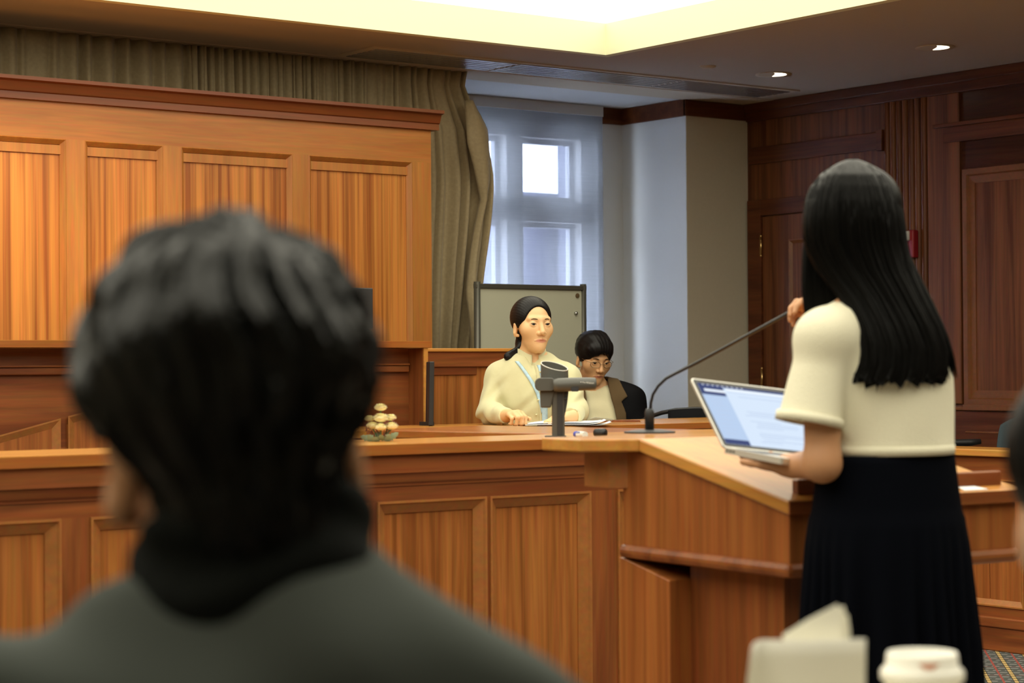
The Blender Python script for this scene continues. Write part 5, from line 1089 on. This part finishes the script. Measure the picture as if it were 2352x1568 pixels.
lo2, hi2 = bounds([P2.H], 0.19); build_sdf('hair', grp(hair, P2.H, P2.Rh), lo2, hi2, 0.0035, 'hair_black', P2.o)
# glasses
gl = MB(); Mh_ = P2.Mh()
for s_ in (-1, 1):
    w_, h_ = 0.023, 0.0145; lp = []
    for k in range(25):
        a = 2 * PI * k / 24; x = abs(math.cos(a)) ** 0.75 * math.copysign(1, math.cos(a)) * w_; z = abs(math.sin(a)) ** 0.75 * math.copysign(1, math.sin(a)) * h_; lp.append(Vector((s_ * 0.033 + x, 0.103 - 0.35 * max(0, abs(s_ * 0.033 + x) - 0.02), z - 0.005)))
    gl.tube(lp, 0.0015, 6, cap=False); gl.tube([(s_ * 0.056, 0.092, 0.004), (s_ * 0.068, 0.080, 0.005), (s_ * 0.079, 0.0, 0.004), (s_ * 0.080, -0.015, -0.006)], 0.0012, 6)
gl.tube([(-0.011, 0.104, -0.001), (0, 0.107, 0.001), (0.011, 0.104, -0.001)], 0.0011, 6); gl.xf(Mh_).build('glasses', 'gold_wire', P2.o, smooth=True)

# ---- standing woman at the lectern
PL_ = Person('woman with long black hair standing at the lectern, seen from behind', at_d(2030, 900, 4.05)[:2], FWD * math.cos(R(35)) - RGT * math.sin(R(35)))
PL_.set_head(at_d(1957, 521, 4.06), FWD * math.cos(R(29)) - RGT * math.sin(R(40)), R(6), R(-3))
L = PL_.px
shl, shr = L(1890, 775, 3.95), L(2092, 800, 4.12)
nb = np.array([PL_.H[0] * 0.7, PL_.H[1] - 0.045, 1.335]); chest = np.array([0.0, 0.0, 1.175]); belly = np.array([0, 0.0, 1.03]); pel = np.array([0, -0.01, 0.90])
ell_, wrl = L(1889, 1064, 3.93), L(1822, 1070, 4.09)
elr = shr + np.array([-0.01, 0.14, -0.20]); mt = PL_.loc(MIC_TIP); wrr = mt + np.array([0.07, -0.05, -0.055])
hops = head_ops(0.96, 0.97)
f_l = L(1768, 1066, 4.17) - wrl; f_l[2] = 0.002; HL = hand_ops(wrl, f_l, np.cross(f_l, [0, 0, 1.0]) * -1.0, (0.02, 0.22, 0.30), sc=0.93, thumb=(0.55, 0.7, -0.05), palm_up=True)
fr = (mt - wrr) + np.array([-0.005, 0.0, 0.03]); HR = hand_ops(wrr, fr, np.array([-0.5, -0.2, 0.6]), (0.55, 0.9, 0.5), sc=0.9, thumb=(0.5, 0.75, -0.3))
legs = leg_ops(0.86, 0.0, False, 0.075)
body = torso_ops(chest, belly, pel, shl, shr, nb, -0.006, 0.92) + [('+', cap(nb, PL_.hp((0, -0.012, -0.07)), 0.048, 0.045), 0.02)] + arm_ops(shl, ell_, wrl, 0.041, 0.033, 0.024) + arm_ops(shr, elr, wrr, 0.041, 0.034, 0.024) + legs + [('+', grp(hops, PL_.H, PL_.Rh), 0.012), ('+', grp(HR), 0.008), ('+', grp(HL), 0.008)]
lo, hi = bounds([(0, 0, 0.0), PL_.H + (0, 0, 0.12), ell_, elr, wrr + (-0.1, 0.1, 0), wrl + (-0.1, 0.16, 0), (0.2, 0.2, 0), (-0.2, -0.15, 0)], 0.08)
lip_tint(build_sdf('body', grp(body), lo, hi, 0.0045, 'skin_warm', PL_.o), PL_); face_parts(PL_, hops)
hem = L(1858, 972, 3.935); sd_ = hem - shl; sd_ = sd_ / np.linalg.norm(sd_)
top0 = torso_ops(chest, belly, pel, shl, shr, nb + np.array([0, 0, -0.03]), 0.016, 0.94) + [('+', cap(chest + np.array([0, 0.01, 0.0]), (0, 0.0, 0.98), 0.135, 0.138), 0.04), ('+', cap(shl + np.array([0.005, 0, -0.002]), shl + sd_ * 0.32, 0.056, 0.066), 0.02), ('+', cap(shr, elr, 0.057, 0.060), 0.02)]
hemn = np.array([0.0, 0, -1.0])
tz = float(L(2050, 1040, 4.05)[2])
slv = [('+', cap(shl + np.array([0.008, 0, 0.004]), hem + sd_ * 0.06, 0.042, 0.068), 0), ('&', halfat(hem, sd_), 0)]
slr = [('+', cap(shr, elr, 0.057, 0.060), 0), ('&', halfat(shr * 0.2 + elr * 0.8, elr - shr), 0)]
tor = torso_ops(chest, belly, pel, shl, shr, nb + np.array([0, 0, -0.03]), 0.004, 0.93) + [('+', cap(chest + np.array([0, 0.01, 0.0]), (0, 0.0, 0.98), 0.128, 0.134), 0.04)]
topf = grp([('+', grp(tor), 0), ('+', grp(slv), 0.022), ('+', grp(slr), 0.022), ('d', wob(0.0022, 42, 11), 0), ('&', half((0, 0, -1), -tz), 0), ('-', cap(nb + np.array([0, 0.01, -0.005]), PL_.hp((0, 0, -0.05)), 0.060, 0.07), 0.004),
            ('-', cap(hem - sd_ * 0.01, hem + sd_ * 0.1, 0.046), 0.003)])
build_sdf('sweater', topf, lo, hi, 0.0045, 'knit_cream', PL_.o)
# hem bands
m = MB(); n = 64
def radial(fn, z, a, r0=0.30):
    rs = np.linspace(r0, 0.02, 300); d = fn(np.stack([rs * math.cos(a), rs * math.sin(a), np.full(300, z)], 1)); i = np.argmax(d < 0); return rs[i]
tf2 = grp(tor)
for k in range(n):
    a = 2 * PI * k / n; r0 = radial(tf2, tz + 0.012, a)
    for dz, dr in ((0.0, 0.0005), (0.0, 0.0030), (0.017, 0.0030), (0.018, 0.0008)): m.v.append((math.cos(a) * (r0 + dr), math.sin(a) * (r0 + dr), tz - 0.001 + dz))
m.f = [(k * 4 + j, ((k + 1) % n) * 4 + j, ((k + 1) % n) * 4 + j + 1, k * 4 + j + 1) for k in range(n) for j in range(3)]; m.m = [0] * len(m.f)
m.build('hem_band', 'knit_cream', PL_.o, smooth=True)
u1 = np.cross(sd_, [0, 1.0, 0]); u1 /= np.linalg.norm(u1); u2 = np.cross(sd_, u1); m = MB()
for k in range(40):
    a = 2 * PI * k / 40; d_ = u1 * math.cos(a) + u2 * math.sin(a)
    for t, r in ((0.001, 0.050), (0.001, 0.0648), (-0.016, 0.0640), (-0.017, 0.058)): m.v.append(tuple(hem + sd_ * t + d_ * r))
m.f = [(k * 4 + j, ((k + 1) % 40) * 4 + j, ((k + 1) % 40) * 4 + j + 1, k * 4 + j + 1) for k in range(40) for j in range(3)]; m.m = [0] * len(m.f)
m.build('sleeve_hem', 'knit_cream', PL_.o, smooth=True)
# skirt: fitted yoke, seam, then gathered fabric
def skirt_fn(u, v):
    z = 1.03 - v * 0.93; a = 2 * PI * u
    rx = np.interp(z, [0.1, 0.55, 0.85, 0.90, 0.97, 1.03], [0.215, 0.180, 0.164, 0.156, 0.146, 0.138]); ry = np.interp(z, [0.1, 0.55, 0.85, 0.90, 0.97, 1.03], [0.19, 0.155, 0.135, 0.130, 0.122, 0.116])
    g = min(1, max(0, (0.905 - z) / 0.25)); pl_ = (0.010 * math.sin(26 * a + 3 * math.sin(4 * a)) + 0.006 * math.sin(11 * a + 1)) * g + (0.004 if z < 0.905 else 0) * 1.0
    return ((rx + pl_) * math.cos(a), (ry + pl_) * math.sin(a) - 0.005, z)
o = MB().grid(skirt_fn, 300, 60, closed_u=True).build('skirt', 'skirt_black', PL_.o, smooth=True); so = o.modifiers.new('solid', 'SOLIDIFY'); so.thickness = 0.003
for s_ in (-1, 1): MB().prism(rrect(0.085, 0.24, 0.038, s_ * 0.0675 - 0.0425, -0.07), 0.0, 0.05, lambda a, q, t: (a, q, t)).build('shoe', 'jacket_black', PL_.o, bevel=0.015)
# long hair: smooth mass plus locks
def hq(x, y, d): return L(x, y, d)
hv = [('+', grp([('+', ell((0, -0.016, 0.033), (0.080, 0.098, 0.086)), 0), ('-', ell((0, 0.115, -0.03), (0.060, 0.085, 0.110)), 0.015), ('-', cap((0, 0.02, -0.2), (0, 0.04, -0.07), 0.06, 0.055), 0.01)], PL_.H, PL_.Rh), 0)]
hf = grp(hv)
lo2, hi2 = bounds([PL_.H + (0, 0, 0.02)], 0.16)
ho = build_sdf('hair', hf, lo2, hi2, 0.0045, 'hair_long', PL_.o)
YK = [365, 367, 373, 385, 400, 425, 460, 500, 560, 620, 690, 750, 800, 845, 880]
XL = [1955, 1944, 1928, 1906, 1884, 1864, 1850, 1845, 1846, 1876, 1934, 1962, 1976, 1972, 1958]
XR_ = [1963, 1974, 1991, 2014, 2034, 2053, 2067, 2076, 2083, 2096, 2126, 2158, 2177, 2178, 2172]
DN = [4.058, 4.035, 4.015, 3.985, 3.952, 3.936, 3.929, 3.927, 3.935, 3.935, 3.925, 3.908, 3.900, 3.897, 3.897]
DF = [4.062, 4.08, 4.095, 4.12, 4.14, 4.14, 4.12, 4.10, 4.07, 4.03, 3.985, 3.965, 3.955, 3.945, 3.94]
def hair_pt(a, v, lift=0.0):          # a: angle round the section, v: 0 at the crown .. 1 at the tips
    y_ = 365 + (880 - 365) * v ** 1.25; c_, s_ = math.cos(a), math.sin(a)
    xl, xr, dn, df = (np.interp(y_, YK, K) for K in (XL, XR_, DN, DF))
    e = 2.4; cx_ = math.copysign(abs(c_) ** (2 / e), c_); sx_ = math.copysign(abs(s_) ** (2 / e), s_)
    rid = 0.0012 * math.sin(37 * a + 3 * math.sin(5 * a) + 5 * v) + 0.0010 * math.sin(61 * a + 9 * v) + 0.0022 * math.sin(13 * a + 4 * v)
    rid *= min(1, v * 3); x_ = 0.5 * (xl + xr) + 0.5 * (xr - xl) * cx_
    d_ = 0.5 * (dn + df) - (0.5 * (df - dn) + rid + lift) * sx_ + (0.045 * ((x_ - 2040) / 130) ** 2 if x_ > 2040 else 0.015 * ((x_ - 2040) / 90) ** 2) * min(1, max(0, (y_ - 540) / 200))
    y_ += max(0, (v - 0.945) / 0.055) * (7 * math.sin(17 * a) + 6 * math.sin(41 * a + 1) - 10 * max(0, c_) ** 2 + (-10 if c_ < -0.7 else 0))
    return tuple(hq(x_, y_, d_))
m = MB().grid(lambda u, v: hair_pt(2 * PI * u, v), 220, 90, closed_u=True)
b0 = len(m.v); ringv = m.v[-220:]; m.v.append(tuple(np.mean(ringv, 0) + np.array([0, 0, 0.012]))); m.f += [(b0 - 220 + i, b0, b0 - 220 + (i + 1) % 220) for i in range(220)]
ring0 = m.v[:220]; m.v.append(tuple(np.mean(ring0, 0))); m.f += [(i, (i + 1) % 220, b0 + 1) for i in range(220)]; m.m = [0] * len(m.f)
m.build('hair_length', 'hair_long', PL_.o, smooth=True)
rng = random.Random(11); m = MB()
def lockp(path, r):
    nn = len(path); m.tube([Vector(q_) for q_ in path], [r * (0.45 + 0.75 * math.sin(PI * min(1, i / (nn - 1) * 0.85 + 0.1))) * (1.0 if i < nn - 2 else (0.6 if i == nn - 2 else 0.15)) for i in range(nn)], 6)
def lock(p0, p1, p2, p3, r, nn=10):
    P_0, P_1, P_2, P_3 = map(Vector, (p0, p1, p2, p3))
    lockp([P_0 * (1 - t) ** 3 + P_1 * 3 * t * (1 - t) ** 2 + P_2 * 3 * t * t * (1 - t) + P_3 * t ** 3 for t in np.linspace(0, 1, nn)], r)
for k in range(120):       # fine locks lying on the back of the hair
    a = rng.uniform(0.06, PI - 0.06); v0 = rng.uniform(0.05, 0.35); v1 = rng.uniform(0.985, 1.02); dr = rng.uniform(-0.05, 0.05)
    lockp([hair_pt(a + dr * t, v0 + (v1 - v0) * t, 0.0002) for t in np.linspace(0, 1, 14)], rng.uniform(0.0014, 0.0028))
for k in range(34):        # the section swept over the right shoulder
    u = rng.random(); lock(hq(2050 + 10 * u, 500, 4.03), hq(2078 + 12 * u, 640, 4.03), hq(2160 + 20 * u, 730, 3.99), hq(2176 + 24 * u, 864 + rng.uniform(-12, 8), 3.985 + rng.uniform(-.01, .01)), rng.uniform(0.0028, 0.0050))
for k in range(110):        # front section falling before the left shoulder
    u = rng.random(); lock(hq(1868 + 50 * u, 455, 4.06), hq(1847 + 60 * u, 540, 4.05), hq(1845 + 80 * u, 640, 4.045), hq(1848 + 80 * u, 738 - 30 * u + rng.uniform(-8, 8), 4.04 - 0.01 * u), rng.uniform(0.0045, 0.0075))
m.build('hair_lock', 'hair_long', PL_.o, smooth=True)

# ---- foreground man seen from behind
HD3 = FWD * math.cos(R(17)) - RGT * math.sin(R(17))
P3 = Person('man in the foreground seen from behind, dark grey jacket and black collar', at_d(615, 1300, 1.262)[:2], FWD * math.cos(R(3)) - RGT * math.sin(R(3)))
P3.set_head(at_d(534, 1008, 1.30), HD3, R(8), R(-5))
L = P3.px
shl, shr = np.array([-0.185, 0.0, 0.962]), np.array([0.132, 0.0, 0.952]); nb = np.array([0.0, 0.0, 1.035])
chest = np.array([0.0, 0.01, 0.86]); belly = np.array([0, 0.02, 0.70]); pel = np.array([0, 0.0, 0.54])
ell_, elr = shl + np.array([-0.05, 0.06, -0.26]), shr + np.array([0.05, 0.06, -0.26]); wrl, wrr = ell_ + np.array([0.06, 0.22, 0.03]), elr + np.array([-0.06, 0.22, 0.03])
hops = head_ops(0.90, 1.0, True)
HL = hand_ops(wrl, (0.2, 1, 0), (1, 0, 0), (0.3, 0.4, 0.3)); HR = hand_ops(wrr, (-0.2, 1, 0), (-1, 0, 0), (0.3, 0.4, 0.3))
body = torso_ops(chest, belly, pel, shl, shr, nb) + [('+', cap(nb, P3.hp((0, -0.015, -0.06)), 0.060, 0.056), 0.02)] + arm_ops(shr, elr, wrr) + arm_ops(shl, ell_, wrl) + leg_ops(0.50, 0.0, True) + [('+', grp(hops, P3.H, P3.Rh), 0.012), ('+', grp(HR), 0.008), ('+', grp(HL), 0.008)]
lo, hi = bounds([pel + (0, 0, -0.15), P3.H + (0, 0, 0.14), elr, ell_, wrr + (0, 0.15, 0), wrl + (0, 0.15, 0), (0.2, 0.6, 0.0), (-0.2, -0.2, 0.0)], 0.08)
build_sdf('body', grp(body), lo, hi, 0.006, 'skin_warm', P3.o); face_parts(P3, hops)
jb = torso_ops(chest, belly, pel, shl, shr, nb, 0.020) + [('+', cap((0.035, 0.0, 1.045), shr * 0.7 + np.array([0.02, 0, 0.305]), 0.058, 0.066), 0.03)] + [('+', cap(shr, elr, 0.068, 0.06), 0.03), ('+', cap(elr, wrr, 0.056, 0.045), 0.02), ('+', cap(shl, ell_, 0.068, 0.06), 0.03), ('+', cap(ell_, wrl, 0.056, 0.045), 0.02)]
def rumple(p): return 0.0065 * np.sin(p @ np.array([10, 20, 55.]) + 2.2 * np.sin(p @ np.array([16, 5, 9.]))) + 0.002 * np.sin(p @ np.array([60, 25, 40.]))
build_sdf('jacket', grp([('+', grp(jb), 0), ('d', rumple, 0), ('&', half((0, 0, -1), -0.45), 0), ('-', cap(nb + np.array([0, 0.01, 0.03]), P3.hp((0, 0, -0.04)), 0.055, 0.068), 0.005), ('-', cap(wrr, wrr + np.array([-0.04, 0.2, 0]), 0.034), 0), ('-', cap(wrl, wrl + np.array([0.04, 0.2, 0]), 0.034), 0)]), lo, hi, 0.0065, 'jacket_grey', P3.o)
cz = 1.085
sc3 = [('+', cap((-0.004, 0.012, 1.045), (-0.012, 0.022, 1.118), 0.078, 0.073), 0), ('d', lambda p: 0.003 * np.sin(p[:, 2] * 150 + 2 * np.sin(np.arctan2(p[:, 0], p[:, 1]) * 2)), 0), ('&', halfat((0, 0, 1.122), (-0.22, 0.30, 1)), 0.006), ('&', half((0, 0, -1), -1.005), 0), ('-', cap((-0.004, 0.016, 1.03), (-0.014, 0.03, 1.25), 0.062, 0.063), 0.004)]
build_sdf('collar', grp(sc3), (-0.14, -0.14, 0.98), (0.14, 0.15, 1.2), 0.005, 'scarf_black', P3.o)
build_sdf('trousers', grp([('+', ell(pel, (0.17, 0.125, 0.11)), 0)] + leg_ops(0.50, 0.0, True, g=0.014)[:2] + leg_ops(0.50, 0.0, True, g=0.014)[3:5] + [('&', half((0, 0, 1), 0.6), 0)]), (-0.3, -0.25, 0.0), (0.3, 0.65, 0.7), 0.012, 'trousers', P3.o)
def mop(seed, amp=0.006):
    w1, w2 = wob(1.0, 45, seed), wob(1.0, 110, seed + 1)
    def f(q):
        a = np.arctan2(q[:, 0] - 0.02, -(q[:, 1] + 0.05)); r = np.linalg.norm(q - np.array([0.02, -0.05, 0.10]), axis=1)
        return amp * (0.45 * np.sin(19 * a + 30 * r + 2.2 * w1(q)) + 0.5 * np.sin(37 * a - 40 * r + 2.0 * w1(q)) + 0.4 * w2(q) + 0.25 * w1(q))
    return f
hair = [('+', ell((-0.002, -0.016, 0.048), (0.079, 0.104, 0.088)), 0), ('+', ell((-0.026, -0.02, 0.045), (0.060, 0.090, 0.066)), 0.03), ('+', ell((0.026, -0.03, 0.047), (0.053, 0.080, 0.062)), 0.03), ('+', ell((0.0, -0.052, -0.030), (0.052, 0.048, 0.070)), 0.04), ('-', ell((0, 0.110, -0.045), (0.070, 0.085, 0.095)), 0.01),
        ('-', cap((0.12, 0.01, -0.026), (0.074, -0.002, -0.022), 0.044, 0.042), 0.010), ('-', cap((-0.12, 0.01, -0.026), (-0.074, -0.002, -0.022), 0.044, 0.042), 0.010), ('-', cap((0, 0.03, -0.18), (0, 0.04, -0.06), 0.06, 0.05), 0.01)]
lo2, hi2 = bounds([P3.H], 0.2); build_sdf('hair', grp(hair + [('d', mop(21, 0.0062), 0)], P3.H, P3.Rh), lo2, hi2, 0.0035, 'hair_soft', P3.o)

# ---- listener at the right edge of the picture
P4 = Person('dark haired person at the right edge of the picture, seen from behind', at_d(2740, 1300, 1.56)[:2], FWD * math.cos(R(10)) - RGT * math.sin(R(10)))
P4.set_head(at_d(2602, 1160, 1.60), FWD * math.cos(R(24)) - RGT * math.sin(R(24)), R(10), R(-4))
L = P4.px
zz = P4.H[2] - 0.165; shl, shr = np.array([-0.150, 0.0, zz - 0.085]), np.array([0.150, 0.0, zz - 0.085]); nb = np.array([P4.H[0] * 0.5, P4.H[1] * 0.4, zz - 0.01])
chest = np.array([0.0, 0.01, zz - 0.21]); belly = np.array([0, 0.02, zz - 0.33]); pel = np.array([0, 0.0, 0.52])
ell_, elr = shl + np.array([-0.05, 0.06, -0.24]), shr + np.array([0.05, 0.06, -0.24]); wrl, wrr = ell_ + np.array([0.06, 0.22, 0.03]), elr + np.array([-0.06, 0.22, 0.03])
hops = head_ops(0.97, 0.98)
HL = hand_ops(wrl, (0.2, 1, 0), (1, 0, 0), (0.3, 0.4, 0.3)); HR = hand_ops(wrr, (-0.2, 1, 0), (-1, 0, 0), (0.3, 0.4, 0.3))
body = torso_ops(chest, belly, pel, shl, shr, nb) + [('+', cap(nb, P4.hp((0, -0.015, -0.06)), 0.056, 0.052), 0.02)] + arm_ops(shr, elr, wrr) + arm_ops(shl, ell_, wrl) + leg_ops(0.49, 0.0, True) + [('+', grp(hops, P4.H, P4.Rh), 0.012), ('+', grp(HR), 0.008), ('+', grp(HL), 0.008)]
lo, hi = bounds([pel + (0, 0, -0.15), P4.H + (0, 0, 0.14), elr, ell_, wrr + (0, 0.15, 0), wrl + (0, 0.15, 0), (0.2, 0.6, 0.0), (-0.2, -0.2, 0.0)], 0.08)
build_sdf('body', grp(body), lo, hi, 0.007, 'skin_pale', P4.o); face_parts(P4, hops)
jb = torso_ops(chest, belly, pel, shl, shr, nb + np.array([0, 0, -0.02]), 0.016) + [('+', cap(shr, elr, 0.062, 0.055), 0.03), ('+', cap(elr, wrr, 0.05, 0.04), 0.02), ('+', cap(shl, ell_, 0.062, 0.055), 0.03), ('+', cap(ell_, wrl, 0.05, 0.04), 0.02)]
build_sdf('jacket', grp([('+', grp(jb), 0), ('d', wob(0.003, 45, 2), 0), ('&', half((0, 0, -1), -0.45), 0), ('-', cap(nb, P4.hp((0, 0, -0.04)), 0.06, 0.066), 0.005), ('-', cap(wrr, wrr + np.array([-0.04, 0.2, 0]), 0.034), 0), ('-', cap(wrl, wrl + np.array([0.04, 0.2, 0]), 0.034), 0)]), lo, hi, 0.008, 'jacket_black', P4.o)
build_sdf('trousers', grp([('+', ell(pel, (0.17, 0.125, 0.10)), 0)] + leg_ops(0.49, 0.0, True, g=0.014)[:2] + leg_ops(0.49, 0.0, True, g=0.014)[3:5] + [('&', half((0, 0, 1), 0.58), 0)]), (-0.3, -0.25, 0.0), (0.3, 0.65, 0.7), 0.012, 'trousers', P4.o)
hair4 = [('+', ell((0, -0.014, 0.042), (0.088, 0.106, 0.090)), 0), ('+', ell((0.0, -0.055, -0.030), (0.062, 0.052, 0.075)), 0.04), ('-', ell((0, 0.110, -0.045), (0.070, 0.085, 0.095)), 0.01), ('-', cap((0.12, 0.03, -0.045), (0.06, 0.02, -0.045), 0.046), 0.012), ('-', cap((-0.12, 0.03, -0.045), (-0.06, 0.02, -0.045), 0.046), 0.012), ('-', cap((0, 0.03, -0.18), (0, 0.04, -0.06), 0.06, 0.05), 0.01)]
lo2, hi2 = bounds([P4.H], 0.2); build_sdf('hair', grp(hair4 + [('d', mop(31, 0.004), 0)], P4.H, P4.Rh), lo2, hi2, 0.0045, 'hair_long', P4.o)

# seats under the seated people
def seat_for(P, label, zs):
    return chair('office_chair', label, tuple(P.root), P.rot, 'chair_blue', zs, zs + 0.42, 0.46, arms=False)
seat_for(P1, 'office chair under the seated woman in the pale shirt', 0.545)
seat_for(P2, 'office chair under the young man with glasses', 0.445)
seat_for(P3, 'office chair under the foreground man in the grey jacket', 0.445)
seat_for(P4, 'office chair under the person at the right edge', 0.435)
